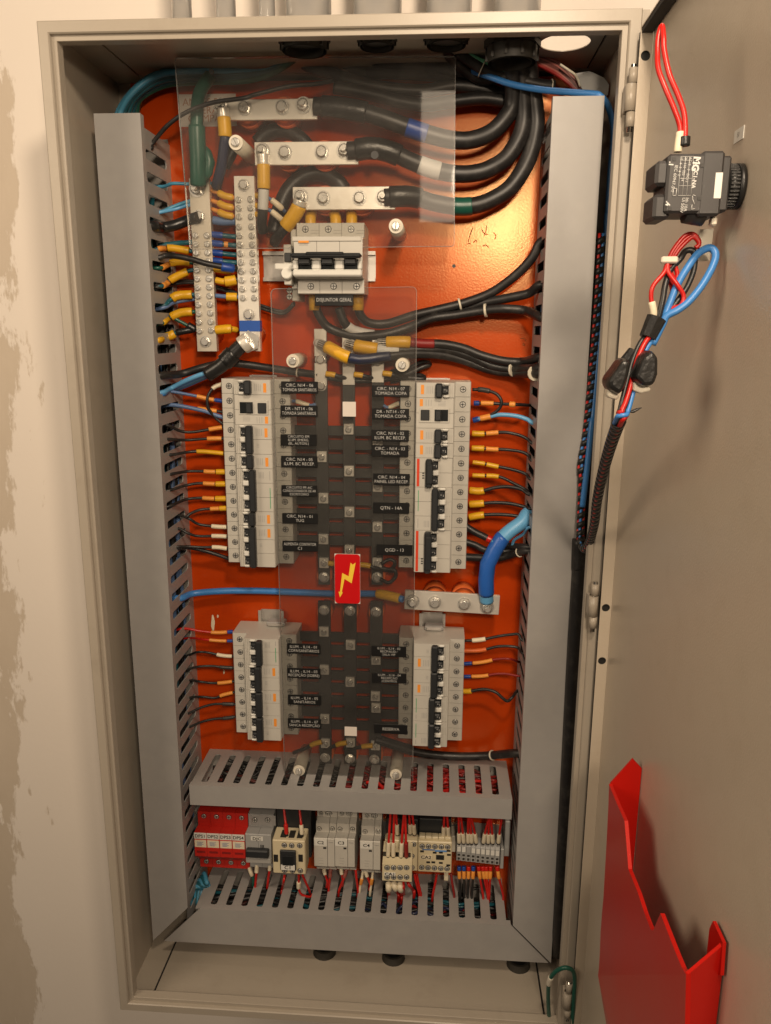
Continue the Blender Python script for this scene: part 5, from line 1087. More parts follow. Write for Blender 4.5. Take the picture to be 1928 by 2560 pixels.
# DJC
pf, zz = prof_of('D1', 950, 190, 350, 462, 835, 845, 900)
xa, xb = xt_('D1', 775, 600, -.067), xt_('D1', 1120, 600, -.067)
r = thing('control_breaker', 'grey two pole control breaker labelled DJC', 'breaker', ((xa+xb)/2, 0, zz[5]))
modular(r, [xa, (xa+xb)/2, xb], pf, 'grayplastic')
z0 = zt_('D1', 950, 200, -.047)
MB().box(xa+.004, xb+.003, -.0482, -.0468, zt_('D1', 950, 335, -.047), z0, .0005).build('terminal_cover', 'duct', r)
for x in (897, 1070): inst('terminal_screw', TS, r, (xt_('D1', x, 265, -.048), -.0484, zt_('D1', x, 265, -.048)))
tag_label(r, 'D1', 845, 488, 1010, 548, -.0672, 'DJC', .0062)
MB().box(xt_('D1', 790, 650, -.068), xt_('D1', 1095, 650, -.068), -.0760, -.0668, zt_('D1', 950, 752, -.070), zt_('D1', 950, 650, -.070), .0016).build('toggle', 'char', r)
MB().box(xa+.0005, xb-.0005, -.0705, -.0668, zt_('D1', 950, 835, -.068), zt_('D1', 950, 770, -.068), .0006).build('toggle_guard', 'grayprint', r)
mb = MB()
for k in range(3): mb.box(xt_('D1', 975+k*18, 600, -.067), xt_('D1', 985+k*18, 600, -.067), -.0674, -.0669, zt_('D1', 950, 640, -.067), zt_('D1', 950, 600, -.067))
mb.build('print', 'ink', r)
# contactor C1
YC = -.082
a, b = P('D1', 1132, 535, YC), P('D1', 1582, 1005, YC)
r = thing('contactor', 'ivory contactor with black centre block labelled C1', 'contactor', ((a.x+b.x)/2, 0, b.z))
MB().box(a.x+.001, b.x+.003, -.052, -.007, b.z+.004, a.z+.030, .001).build('base', 'char', r)
MB().box(a.x, b.x, YC, -.0522, b.z, a.z, .0012).build('housing', 'ivory', r)
MB().box(xt_('D1', 1242, 700, YC), xt_('D1', 1455, 700, YC), YC-.004, YC-.0002, zt_('D1', 1340, 925, YC), zt_('D1', 1340, 660, YC), .001).build('centre_block', 'char', r)
MB().box(xt_('D1', 1275, 700, YC), xt_('D1', 1420, 700, YC), YC-.0055, YC-.0042, zt_('D1', 1340, 850, YC), zt_('D1', 1340, 720, YC), .001).build('armature', 'window', r)
tag_label(r, 'D1', 1250, 868, 1438, 945, YC-.0046, 'C1', .0072)
for x, v in ((1295, 605), (1395, 610), (1502, 612), (1300, 945), (1405, 950), (1510, 948)): inst('terminal_screw', TS, r, (xt_('D1', x, v, YC), YC-.0002, zt_('D1', x, v, YC)))
for x in (1182, 1515): q = P('D1', x, 780, YC); MB().box(q.x-.003, q.x+.003, YC-.0005, YC+.001, q.z-.0055, q.z+.0055).build('port', 'ink', r)
mb = MB()
for x in (1290, 1400, 1510): q = P('D1', x, 500, -.070); mb.box(q.x-.004, q.x+.004, -.076, -.060, a.z-.001, a.z+.0004)
mb.build('top_slot', 'gland', r)
# C2, C3, C4 with slim auxiliary blocks
YN2 = -.067
for nm, x0, x1, x2, vt, lab in (('C2', 95, 300, 412, 590, 'narrow grey white contactor labelled C2 with slim auxiliary block'), ('C3', 416, 612, 722, 596, 'narrow grey white contactor labelled C3 with slim auxiliary block'), ('C4', 803, 1004, 1116, 635, 'lone narrow grey white contactor labelled C4 with slim auxiliary block')):
    dv = vt-590; pf, zz = prof_of('D2', x0+100, 368+dv*.9, 490+dv, vt, 1028+dv*1.1, 1036+dv*1.1, 1060+dv*1.1)
    pf = [(-.006, zz[0]+.022), (-.034, zz[0]+.022), (-.034, zz[0]+.003)]+[(pf[1][0], pf[1][1]+.001)]+pf[2:]
    xs = [xt_('D2', v, 800, YN2) for v in (x0, x1, x2)]
    r = thing('modular_contactor', lab, 'contactor', ((xs[0]+xs[2])/2, 0, zz[5]), 'narrow modular contactors')
    modular(r, [xs[0], xs[1]], pf, 'white'); modular(r, [xs[1]+.0003, xs[2]], pf, 'white', 'auxiliary_block')
    tag_label(r, 'D2', x0+3, vt+12, x1-6, vt+118, YN2-.0002, nm, .0068)
    MB().box(xt_('D2', x1-62, 800, YN2), xt_('D2', x1-18, 800, YN2), YN2-.0006, YN2+.0002, zt_('D2', x1, vt+162, YN2), zt_('D2', x1, vt+138, YN2)).build('indicator', 'ink', r)
    MB().box(xt_('D2', x1+22, 800, YN2), xt_('D2', x2-24, 800, YN2), YN2-.0004, YN2+.0002, zt_('D2', x2, vt+72, YN2), zt_('D2', x2, vt+62, YN2)).build('slot', 'grayprint', r)
    mb = MB()
    for k in range(3): mb.box(xt_('D2', x0+70, 800, YN2), xt_('D2', x0+140, 800, YN2), YN2-.0003, YN2+.0002, zt_('D2', x0, vt+300+k*40, YN2), zt_('D2', x0, vt+296+k*40, YN2))
    mb.build('print', 'grayprint', r)
    for x in (x0+80, x2-35): inst('terminal_screw', TS, r, (xt_('D2', x, 440+dv, -.047), -.0472, zt_('D2', x, 440+dv, -.047)), scale=(.9, 1, .9))
    for x in (x0+110, x0+205, x2-110+40): inst('terminal_screw', TS, r, (xt_('D2', x, 220+dv*.8, -.034), -.0342, zt_('D2', x, 205+dv*.8, -.034)), scale=(.8, 1, .8))
# CA1 : a contactor relay with a front contact block
YA = -.056
a, b = P('D2', 1190, 612, YA), P('D3', 142, 1060, YA)
r = thing('contactor_relay', 'ivory relay with protruding contact block labelled CA1', 'relay', ((a.x+b.x)/2, 0, b.z))
MB().box(a.x+.001, b.x-.0003, -.040, -.007, b.z+.002, a.z+.022, .001).build('base', 'char', r)
MB().box(a.x, b.x-.0003, YA, -.0402, b.z, a.z, .001).build('housing', 'ivory', r)
YF = -.088
c, d = P('D2', 1148, 985, YF), P('D2', 1600, 1262, YF)
MB().prism([(YF, d.z), (YF, c.z), (-.075, c.z+.003), (-.075, c.z+.010), (YA-.0002, c.z+.012), (YA-.0002, d.z)], 'x', c.x, d.x).build('contact_block', 'ivory', r)
for k in range(4):
    q = P('D2', 1222+k*100, 1042, YF); inst('terminal_screw', TS, r, (q.x, YF-.0002, q.z))
    q = P('D2', 1222+k*100, 1188, YF); inst('terminal_screw', TS, r, (q.x, YF-.0002, q.z))
    q = P('D2', 1222+k*100, 900, -.077); MB().box(q.x-.0055, q.x+.0055, -.0765, -.0752, c.z+.0035, c.z+.0095).build('clamp_pocket', 'gland', r)
tag_label(r, 'D2', 1180, 1112, 1350, 1172, YF-.0002, 'CA1', .0066)
for k in range(3):
    q = P('D3', -10+k*0+80, 662+k*170, YA); inst('terminal_screw', TS, r, (q.x-.001, YA-.0002, q.z))
for x in (1540, 1630): q = P('D2', x, 682, YA); inst('terminal_screw', TS, r, (q.x, YA-.0002, q.z))
# CA2
a, b = P('D3', 150, 612, YA), P('D3', 645, 1090, YA)
r = thing('contactor_relay', 'flat ivory relay with a blue line labelled CA2', 'relay', ((a.x+b.x)/2, 0, b.z))
MB().box(a.x+.001, b.x-.001, -.040, -.007, b.z+.002, a.z+.024, .001).build('base', 'char', r)
MB().box(a.x+.0003, b.x, YA, -.0402, b.z, a.z, .001).build('housing', 'ivory', r)
for k in range(5):
    q = P('D3', 212+k*95, 685+k*3, YA); inst('terminal_screw', TS, r, (q.x, YA-.0002, q.z)); q = P('D3', 206+k*94, 1000+k*5, YA); inst('terminal_screw', TS, r, (q.x, YA-.0002, q.z))
    q = P('D3', 215+k*95, 580+k*4, -.047); MB().box(q.x-.0042, q.x+.0042, -.052, -.042, a.z+.0003, a.z+.0045, .0006).build('terminal_tab', 'ivory', r)
MB().box(xt_('D3', 212, 740, YA), xt_('D3', 400, 740, YA), YA-.0004, YA+.0002, zt_('D3', 400, 752, YA), zt_('D3', 400, 734, YA)).build('blue_line', 'bluegray', r)
MB().box(xt_('D3', 402, 740, YA), xt_('D3', 580, 740, YA), YA-.0004, YA+.0002, zt_('D3', 400, 766, YA), zt_('D3', 400, 742, YA)).build('blue_line', 'blueprint', r)
tag_label(r, 'D3', 185, 815, 355, 885, YA-.0002, 'CA2', .0068, m='marker')
q = P('D3', 478, 852, YA); MB().box(q.x-.0055, q.x+.0055, YA-.0006, YA+.0002, q.z-.0036, q.z+.0036).build('window', 'ink', r)
mb = MB()
for x, v in ((210, 762), (398, 782), (490, 780), (302, 925), (378, 925), (490, 935), (605, 755), (610, 815), (600, 970)): q = P('D3', x, v, YA); mb.box(q.x-.0026, q.x+.0026, YA-.0004, YA+.0002, q.z-.0014, q.z+.0014)
mb.build('port', 'ink', r)
# terminal blocks
YT = -.046
xa, xb = xt_('D3', 722, 800, YT), xt_('D3', 1365, 830, YT)
zA = [zt_('D3', 1040, v, YT) for v in (690, 840, 985)]
MB0 = None
rail = thing('mounting_rail', 'level steel mounting rail behind the contactors', 'rail', (0, 0, zA[2]), 'mounting rails')
xr0, xr1 = xt_('D1', 60, 600, 0), R1-.004; zc = (zA[0]+zA[2])/2+.006
MB().box(xr0, xr1, -.0014, -.0003, zc-.0135, zc+.0135).build('web', 'rail', rail)
for s_ in (-1, 1): MB().box(xr0, xr1, -.0060, -.0003, zc+s_*.0141-.0006, zc+s_*.0141+.0006).build('lip', 'rail', rail)
def term_proto(first):
    out = []
    w_ = (xb-xa)/9
    mb = MB(); mb.prism([(-.0065, -.030), (-.036, -.030), (YT, -.0235), (YT, -.0110), (YT-.001, -.010), (YT-.001, .0), (YT+.004, .004), (-.040, .012), (-.0065, .012)], 'x', .0002, w_-.0002); out.append(('body', mb.mesh('body', 'grayplastic')))
    mb = MB(); mb.box(.0009, w_-.0009, YT-.0016, YT-.0009, -.0085, -.0012); out.append(('marker_tag', mb.mesh('marker_tag', 'bright')))
    mb = MB(); mb.box(.0015, w_-.0015, YT-.0004, YT+.001, -.0160, -.0130); mb.box(.0018, w_-.0018, YT-.0013, YT, -.0212, -.0185); out.append(('screw_opening', mb.mesh('screw_opening', 'gland')))
    return out
tp = term_proto(1); w_ = (xb-xa)/9
for k in range(9):
    r = thing('terminal_block', 'grey rail terminal block with white tag in the row beside relay CA2', 'terminal block', (xa+k*w_, 0, zA[0]-.0005*k), 'row of rail terminals')
    for nm, me in tp:
        if nm == 'marker_tag' and k == 2: continue
        link(nm, me, r)
r = thing('end_stop', 'grey end stop closing the row of rail terminals', 'end stop', (xb+.004, 0, zA[2]), 'rail end stops')
MB().box(xb+.0012, xb+.006, YT+.002, -.007, zA[2]-.004, zA[0]-.004, .0008).build('body', 'grayplastic', r)
MB().box(xb+.0068, xb+.014, -.036, -.007, zA[2]+.010, zA[0]+.034, .001).build('back_part', 'grayplastic', r)
r = thing('terminal_block', 'pale plastic end piece between relay CA2 and the terminal row', 'terminal block', (xa-.005, 0, zA[2]))
MB().box(xa-.0075, xa-.0008, -.032, -.007, zA[2]+.010, zA[0]+.004, .0008).build('body', 'nylon', r)

# ================================================================ red control wires with markers
GW = 'red control wires'
def cw(t, pts, lab, sl=(), m='red', r=.0017): wire(t, pts, r, m, lab, sl, group=GW, seg=8)
ytop = -.040
def drop(t, x0, x1, v0, v1, y1, lab, mk=(.5, .85), tip='tape', m='red', mm='marker', y0=-.060):
    cw(t, [(x0, v0-40, y0), (x0, v0, y0), ((x0*.4+x1*.6), (v0+v1)/2, (y0+y1)/2-.004), (x1, v1, y1)], lab, [(*mk, mm, 1.75, MK), (mk[1]+.01, .99, tip, 1.35, FE)], m)
drop('D1', 1290, 1330, 130, 505, -.072, 'red wire into the first top terminal of contactor C1', (.55, .86), mm='red')
drop('D1', 1500, 1535, 130, 510, -.072, 'red wire with white marker into the last top terminal of contactor C1', (.56, .86))
for x, lab in ((1430, 'first'), (1570, 'second')): cw('D1', [(x-10, 80, -.050), (x, 160, -.046), (x, 250, -.042), (x, 300, -.040)], 'black wire with yellow tip behind contactor C1 %s' % lab, [(.72, .98, 'yellow', 1.5, FE)], 'cable', .0024)
for x0, x1, v, lab in ((1275, 1225, 910, 'first'), (1330, 1305, 910, 'second'), (1480, 1425, 920, 'third'), (1500, 1510, 920, 'fourth')):
    drop('D2', x0, x1+10, 215, v, -.076, 'red wire into the %s clamp of the CA1 contact block' % lab, (.62, .93), mm='marker' if lab != 'fourth' else 'darkred', y0=-.070)
for t, x0, x1, v0, v1, lab in (('D2', 1360, 1380, 220, 545, 'behind the CA1 contact block'), ('D2', 1560, 1580, 230, 530, 'first of the pair into relay CA1'), ('D2', 1610, 1645, 230, 540, 'second of the pair into relay CA1'), ('D3', 540, 530, 255, 560, 'first of the pair into relay CA2'), ('D3', 585, 605, 260, 560, 'second of the pair into relay CA2')):
    drop(t, x0, x1, v0, v1, -.046, 'red wire with tall marker '+lab, (.46, .92), y0=-.048)
for i, (x0, x1) in enumerate(((755, 762), (790, 832), (895, 895), (920, 950), (950, 1020), (1200, 1120), (1210, 1195), (1235, 1265), (1390, 1345))):
    drop('D3', x0, x1, 265+i*5, 655, -.047, 'red wire with pale marker dropping into the row of rail terminals', (.55, .93), y0=-.050)
# below the devices, into the bottom duct
def fall(t, x0, v0, x1, v1, lab, m='red', sl=(), y0=-.044, r=.0018):
    cw(t, [(x0, v0, y0), ((x0*2+x1)/3, v0+(v1-v0)*.4, y0-.004), ((x0+x1*3)/4, v0+(v1-v0)*.75, -.046), (x1, v1, -.046), (x1-10, v1+90, -.044)], lab, sl, m, r)
fall('D1', 930, 850, 905, 1160, 'red wire with marker under breaker DJC', sl=[(.03, .25, 'marker', 1.7, MK)])
fall('D1', 1105, 860, 1075, 1100, 'red wire with pale marker under breaker DJC beside contactor C1', sl=[(.03, .2, 'marker', 1.6, MK)])
fall('D1', 820, 890, 880, 1070, 'green wire with marker under the last surge arrester', 'green', [(.05, .42, 'marker', 1.6, MK)])
fall('D1', 1300, 1005, 1260, 1240, 'red wire under the middle of contactor C1', y0=-.066)
cw('D1', [(1490, 1010, -.066), (1490, 1100, -.064), (1490, 1190, -.062), (1530, 1270, -.060), (1640, 1300, -.056), (1680, 1260, -.050)], 'red wire with white marker looping under contactor C1', [(.22, .42, 'marker', 1.8, MK)])
cw('D1', [(1540, 1010, -.066), (1590, 1120, -.062), (1630, 1210, -.056), (1640, 1260, -.048)], 'second red wire looping under contactor C1')
for x0, v0, x1, v1, lab, mm in ((240, 1050, 300, 1260, 'first under contactor C2', 'marker'), (350, 1055, 320, 1400, 'second under contactor C2', 'pink'), (510, 1050, 540, 1240, 'first under contactor C3', 'marker'), (600, 1060, 480, 1400, 'second under contactor C3', 'pink'), (735, 1060, 775, 1410, 'third under contactor C3', None), (885, 1080, 960, 1300, 'first under contactor C4', 'marker')):
    fall('D2', x0, v0, x1, v1, 'red wire '+lab, sl=[(.02, .25, mm, 1.6, MK)] if mm else ())
for x0, x1, lab in ((850, 800, 'first'), (1005, 965, 'second')):
    fall('D2', x0, 1085, x1, 1390, 'white wire with orange sleeve under contactor C4 %s' % lab, 'marker', [(.25, .5, 'markorange', 1.4, MK)])
for x0, v0, x1, v1, lab, mk in ((1245, 1260, 1250, 1520, 'first', 1), (1320, 1265, 1400, 1480, 'second', 1), (1420, 1265, 1450, 1520, 'third', 1), (1470, 1265, 1480, 1500, 'fourth', 0), (1540, 1265, 1640, 1420, 'fifth', 0)):
    fall('D2', x0, v0, x1, v1, 'red wire under the CA1 contact block %s' % lab, sl=[(.02, .25, 'marker', 1.8, MK)] if mk else (), y0=-.072, r=.0024)
for x0, x1, lab in ((95, 170, 'first'), (130, 195, 'second'), (430, 370, 'third'), (640, 690, 'fourth')):
    fall('D3', x0, 1090, x1, 1420, 'red wire running down beside relay CA2 %s' % lab, m='red' if lab != 'fourth' else 'darkred', y0=-.040)
q = P('D3', 570, 1130, -.046); tag(MB().box(q.x-.003, q.x+.003, -.047, -.045, q.z-.007, q.z+.006, .0005).build('marker_sleeve', 'marker'), 'loose pale marker sleeve under relay CA2', 'marker sleeve')
for i, (x0, c1, x1) in enumerate(((762, 'royal', 780), (832, 'royal', 840), (905, 'red', 890), (975, 'royal', 950), (1050, 'red', 1120), (1110, 'red', 1190), (1165, 'red', 1200), (1230, 'red', 1210), (1325, 'red', 1420))):
    blk = i in (0, 1, 2, 3)
    fall('D3', x0, 985, x1, 1440, 'dark wire with blue ferrule below the row of rail terminals' if blk else 'red wire with orange marker below the row of rail terminals', 'cable' if blk else 'red', [(.0, .10, c1, 1.7, FE), (.11, .28, 'markorange', 1.6, MK)], r=.0017)
# teal wires at the corner of the bottom duct
for i in range(7):
    wire('D1', [(60+i*18, 1420-i*6, -.060), (30+i*30, 1280-i*48, -.062+.004*i), (110+i*24, 1170-i*14+20, -.055), (240+i*4, 1210-i*16, -.050), (300, 1330-i*20, -.046)], .0030, ('cyan', 'teal')[i % 2], ('pale' if i % 2 == 0 else 'dark')+' teal earth wire turning into the bottom duct corner', name='earth_wire', group='teal wires in the duct corner '+('cyan', 'teal')[i % 2])
# loose wires lying in the ducts, seen through the slots
def fill(x0, x1, z0, z1, cols, n, name_lab, rr=.0021, horiz=True, ylo=-.075, yhi=-.012):
    mb = MB(); 
    for k in range(n):
        mb.cm = random.randrange(len(cols)); pts = []
        a0, b0 = (random.uniform(z0, z1), random.uniform(ylo, yhi)); L_ = random.uniform(.35, 1.0); s0 = x0+(x1-x0)*(1-L_)*random.random(); s1 = s0+(x1-x0)*L_
        for j in range(9):
            f = j/8; c1 = min(z1, max(z0, a0+random.uniform(-.006, .006))); c2 = min(yhi, max(ylo, b0+random.uniform(-.010, .010)))
            pts.append((s0+(s1-s0)*f, c2, c1) if horiz else (c1, c2, s0+(s1-s0)*f))
        mb.tube(spline(pts, 3), rr*random.uniform(.8, 1.2), 6)
    o = mb.build('duct_wires', cols); return tag(o, name_lab, 'wires', kind='stuff')
fill(-.23, -.04, MZ0+.004, MZ1-.008, ['cable', 'cable', 'coatbar', 'brownwire'], 26, 'dark wires lying in the short duct')
fill(-.05, .183, MZ0+.004, MZ1-.006, ['darkred', 'darkred', 'red', 'cable', 'brownwire'], 46, 'red wires crowding the hinge end of the short duct')
fill(-.235, .185, DB2+.006, DB1-.014, ['cable', 'teal', 'cable', 'coatbar', 'brownwire'], 40, 'teal and black wires lying in the bottom duct', .0028, ylo=-.080, yhi=-.02)
fill(-.02, .185, DB2+.010, DB1-.008, ['darkred', 'cable', 'navy', 'teal'], 22, 'dark red and blue wires in the hinge end of the bottom duct', .0022)
fill(-.56, .40, L1+.008, L2-.010, ['cable', 'teal', 'cable', 'bluegray', 'cable'], 34, 'black and teal wires packed in the tall duct beside the earth bar', .0030, False, -.072, -.012)
fill(-.56, .42, R1+.010, R2-.008, ['cable', 'cable', 'bluegray', 'coatbar'], 30, 'black wires packed in the tall duct beside the hinges', .0032, False, -.072, -.012)

# ================================================================ on the door: switch block, its wires, sticker, document holder
c0 = PX('C5', 1345, 815, XF-.006); YK = c0.y; YKF = YK-.019
sw = thing('switch_block', 'black push button contact block with white print fixed to the open door', 'switch', (XF, YK, c0.z))
rk = (P('C5', 1390, 475, YK)-P('C5', 1390, 1155, YK)).length/2
MB().cyl((XF-.0005, YK, c0.z), (XF-.0040, YK, c0.z), rk, rk, seg=40).build('collar', 'black', sw)
mb = MB(); mb.cyl((XF-.0042, YK, c0.z), (XF-.0105, YK, c0.z), rk*.97, rk*.93, seg=40); mb.build('fixing_nut', 'black', sw)
mb = MB()
for k in range(36):
    t = 2*math.pi*k/36; mb.box(XF-.0100, XF-.0045, YK+rk*.955*math.cos(t)-.0005, YK+rk*.955*math.cos(t)+.0005, c0.z+rk*.955*math.sin(t)-.0005, c0.z+rk*.955*math.sin(t)+.0005)
mb.build('knurl', 'black', sw)
def bx5(x0, v0, x1, v1, y0, y1, c=.0012):
    a, b = P('C5', x0, v0, y0), P('C5', x1, v1, y0); return MB().box(a.x, b.x, y0, y1, b.z, a.z, c)
bx5(1130, 350, 1300, 1180, YKF+.006, YKF+.032).build('mount', 'switch', sw)
bx5(940, 275, 1190, 1245, YKF-.0004, YKF+.036, .0015).build('adapter', 'switch', sw)
a0 = P('C5', 430, 320, YKF); a1 = P('C5', 945, 1205, YKF)
body = MB().box(a0.x, a1.x, YKF, YKF+.032, a1.z, a0.z, .0015).build('body', 'switch', sw)
for v0, v1, x0 in ((420, 800, 250), (920, 1300, 215)):
    bx5(x0, v0, 435, v1, YKF+.003, YKF+.030, .002).build('terminal_end', 'switch', sw)
a = P('C5', 690, 1255, YKF+.01); MB().cyl((a.x, YKF+.012, a.z+.006), (a.x+.012, YKF+.012, a.z+.004), .010, seg=20).build('foot_roll', 'switch', sw)
bx5(1130, 600, 1205, 990, YKF-.0006, YKF+.004, .0003).build('white_slide', 'bright', sw)
bx5(1085, 1260, 1150, 1390, YKF+.004, YKF+.012, .001).build('white_tab', 'nylon', sw)
for x, v in ((512, 400), (932, 495), (888, 985), (447, 1140)): bx5(x-26, v-26, x+26, v+26, YKF-.0005, YKF+.001, 0).build('socket', 'ink', sw)
XD, YDn = (0, 0, -1), (1, 0, 0)
tilt = Vector((-.085, 0, -1)).normalized(); tn = Vector((1, 0, -.085)).normalized()
def st_(s_, x, v, size, bold=0, al='LEFT'): p = P('C5', x, v, YKF-.0004); text(s_, size, 'text', sw, (p.x, YKF-.0004, p.z), tilt, tn, al, bold=bold)
st_('MG', 850, 365, .0056, .0003); st_('C1-NA', 832, 580, .0034, .0001); st_('IEC 60947-5-1', 545, 490, .0027); st_('Ith 10A', 705, 975, .0027); st_('Ui 500V', 652, 975, .0027)
st_('.1', 468, 440, .0036, .0002); st_('.4', 420, 1030, .0036, .0002)
for x, s_ in ((762, 'AC15   3   DC13'), (695, '24  110  220  24'), (632, '10  6  3  4  2')): st_(s_, x-6, 372, .0021)
mb = MB()
def ln(x0, v0, x1, v1, w_=.00014):
    a, b = P('C5', x0, v0, YKF-.0004), P('C5', x1, v1, YKF-.0004); mb.tube([a, b], w_, 4)
for x in (613, 680, 742, 805): ln(x, 365, x-48, 945)
for v in (365, 420, 690, 800, 945): ln(613-48*(v-365)/580, v, 805-48*(v-365)/580, v)
for s0, s1 in (((790, 935), (830, 950)), ((785, 950), (782, 990)), ((782, 990), (812, 1075)), ((775, 1080), (768, 1150)), ((768, 1150), (815, 1140))): ln(*s0, *s1, .00022)
for s0, s1 in (((500, 840), (548, 840)), ((548, 840), (535, 945)), ((535, 945), (488, 945)), ((488, 945), (500, 840))): ln(*s0, *s1, .00022)
mb.build('print', 'text', sw)
# red wires over the switch
GD = 'wires on the door'
yA = YK-.004
wire('T3', [(1110, 905, yA-.006), (1115, 860, yA-.006), (1125, 760, yA-.006), (1090, 650, yA-.006), (1035, 520, yA-.004), (995, 410, yA), (990, 310, yA+.004), (995, 220, yA+.006), (1016, 155, yA+.006), (1026, 220, yA+.002), (1030, 300, yA), (1060, 440, yA-.004), (1110, 560, yA-.006), (1145, 660, yA-.007), (1155, 760, yA-.007), (1150, 870, yA-.007)], .0017, 'red', 'bright red wire looping high above the switch block', [(.0, .075, 'marker', 1.5, MK), (.965, 1.0, 'black', 2.0, 'wire_boot')], group=GD, seg=14, per=7)
# harness below the switch
T = 'T6'
def hw(pts, r_, m_, lab, sl=()): wire(T, pts, r_, m_, lab, sl, group=GD, seg=12)
yh = YK+.010
a = [P(T, x, y, yh+.020) for x, y in ((1245, 175), (1325, 170), (1300, 360), (1210, 365))]
tag(MB().prism([(p.x, p.z) for p in a], 'y', yh+.020, yh+.024).build('tie_mount', 'nylon'), 'pale adhesive tie mount on the door under the switch block', 'tie mount')
for i in range(3):
    o = i*16
    hw([(1225-o*.3, 285, yh), (1238, 250+o*.3, yh), (1205, 205+o*.5, yh), (1150+o*.4, 215+o, yh), (1085+o*.7, 295+o*.4, yh), (1055+o, 360, yh), (1035+o*2.2, 430, yh), (1070+o, 500-o, yh), (1075-o*.3, 580, yh), (1030, 690, yh-.002)], .0015, 'red', 'red wire arching under the switch block through a tie', ())
hw([(1055, 355, yh-.003), (1030, 430, yh-.004), (965, 510, yh-.006), (952, 580, yh-.006), (965, 650, yh-.006), (970, 700, yh-.005)], .0015, 'red', 'red wire bowing out to a pale marker beside the harness', [(.74, .98, 'marker', 1.6, MK)])
hw([(1050, 370, yh-.003), (1055, 430, yh-.005), (1105, 500, yh-.007), (1145, 570, yh-.007), (1130, 625, yh-.007), (1090, 640, yh-.005), (1035, 660, yh-.003)], .0015, 'red', 'red wire crossing over the black harness wire', ())
hw([(1215, 330, yh+.002), (1195, 300, yh+.002), (1155, 305, yh+.002), (1125, 350, yh), (1065, 420, yh), (1035, 510, yh-.004), (1020, 600, yh-.006), (990, 720, yh-.006), (960, 780, yh-.006)], .0021, 'black', 'black wire looping under the switch block', ())
hw([(1215, 330, yh+.002), (1205, 420, yh), (1165, 520, yh-.001), (1110, 600, yh-.003), (1040, 690, yh-.004), (1000, 770, yh-.005)], .0019, 'black', 'second black wire beside the blue loop', ())
hw([(960, 860, yh-.008), (1020, 740, yh-.007), (1045, 690, yh-.007), (1110, 655, yh-.008), (1180, 600, yh-.008), (1260, 500, yh-.006), (1320, 390, yh-.002), (1335, 320, yh), (1300, 285, yh+.002), (1230, 320, yh), (1170, 400, yh-.002), (1110, 500, yh-.003), (1060, 620, yh-.004), (1020, 720, yh-.005)], .0025, 'blue', 'bright blue wire in a wide loop beside the door face', ())
b_ = P(T, 1075, 355, yh-.006); tag(MB().box(b_.x-.0065, b_.x+.0045, yh-.006, yh-.001, b_.z-.0022, b_.z+.0022, .001).build('cable_tie', 'nylon'), 'pale cable tie head clasping the red arched wires', 'cable tie')
# taped joints and spiral wrapped harness
H0 = [(985, 720, yh-.004), (960, 790, yh-.006), (905, 870, yh-.010), (860, 980, yh-.014), (830, 1100, yh-.018), (790, 1250, yh-.024), ('D6', 730, 620, yh-.02), ('D6', 660, 800, yh+.02), ('D6', 590, 1020, yh+.07), ('D6', 530, 1250, yh+.12), ('D6', 480, 1500, yh+.17), ('D6', 450, 1750, yh+.22), ('D6', 400, 1930, -.165), ('D6', 345, 2010, -.135), ('D6', 305, 1900, -.115), ('D6', 310, 1650, -.108), ('D6', 320, 1350, -.104), ('D6', 315, 1100, -.102), ('D6', 365, 800, -.100), ('D6', 405, 400, -.098), ('D6', 440, 0, -.096), ('T6', 640, 500, -.094), ('T6', 655, 200, -.092)]
W = [wpt(T, q) for q in H0]; path = spline(W, 8)
hs = thing('wire_harness', 'black spiral wrapped harness of red and blue wires from door to cabinet', 'harness', W[0])
rr_ = []
MB().tube(path, .0026, 12).build('wire_core', 'black', hs)
for ph, m_ in ((0.4, 'red'), (2.0, 'blue'), (3.6, 'red'), (5.2, 'black')):
    pts = []
    for i, p in enumerate(path):
        t = (path[min(i+1, len(path)-1)]-path[max(i-1, 0)]).normalized(); n1 = t.cross(Vector((0, 0, 1))); n1 = n1.normalized() if n1.length > .1 else Vector((1, 0, 0)); n2 = t.cross(n1)
        al = ph+i*.02; pts.append(p+(n1*math.cos(al)+n2*math.sin(al))*.0028)
    MB().tube(pts, .0017, 8).build('inner_wire', m_, hs)
# the spiral band: a flat helical ribbon with gaps
start = 50; L_ = 0; vs = []; fs = []; pitch = .0105; rad = .0047; bw = .0070
cum = [0]
for i in range(1, len(path)): cum.append(cum[-1]+(path[i]-path[i-1]).length)
def on(s_):
    i = max(1, next((k for k in range(1, len(cum)) if cum[k] >= s_), len(cum)-1)); f = (s_-cum[i-1])/max(1e-9, cum[i]-cum[i-1]); return path[i-1].lerp(path[i], f), (path[i]-path[i-1]).normalized()
s_ = cum[start]; n_ref = None
while s_ < cum[-1]-.005:
    c, t = on(s_); n1 = t.cross(Vector((.2, 1, .1))).normalized(); n2 = t.cross(n1); al = 2*math.pi*(s_-cum[start])/pitch
    d_ = n1*math.cos(al)+n2*math.sin(al); k = len(vs); vs += [c+d_*rad-t*bw/2, c+d_*rad+t*bw/2]
    if k: fs.append((k-2, k-1, k+1, k))
    s_ += pitch/14
o = MB(); o.add(vs, fs, True); o = o.build('spiral_wrap', 'black', hs); sm = o.modifiers.new('thick', 'SOLIDIFY'); sm.thickness = .0008
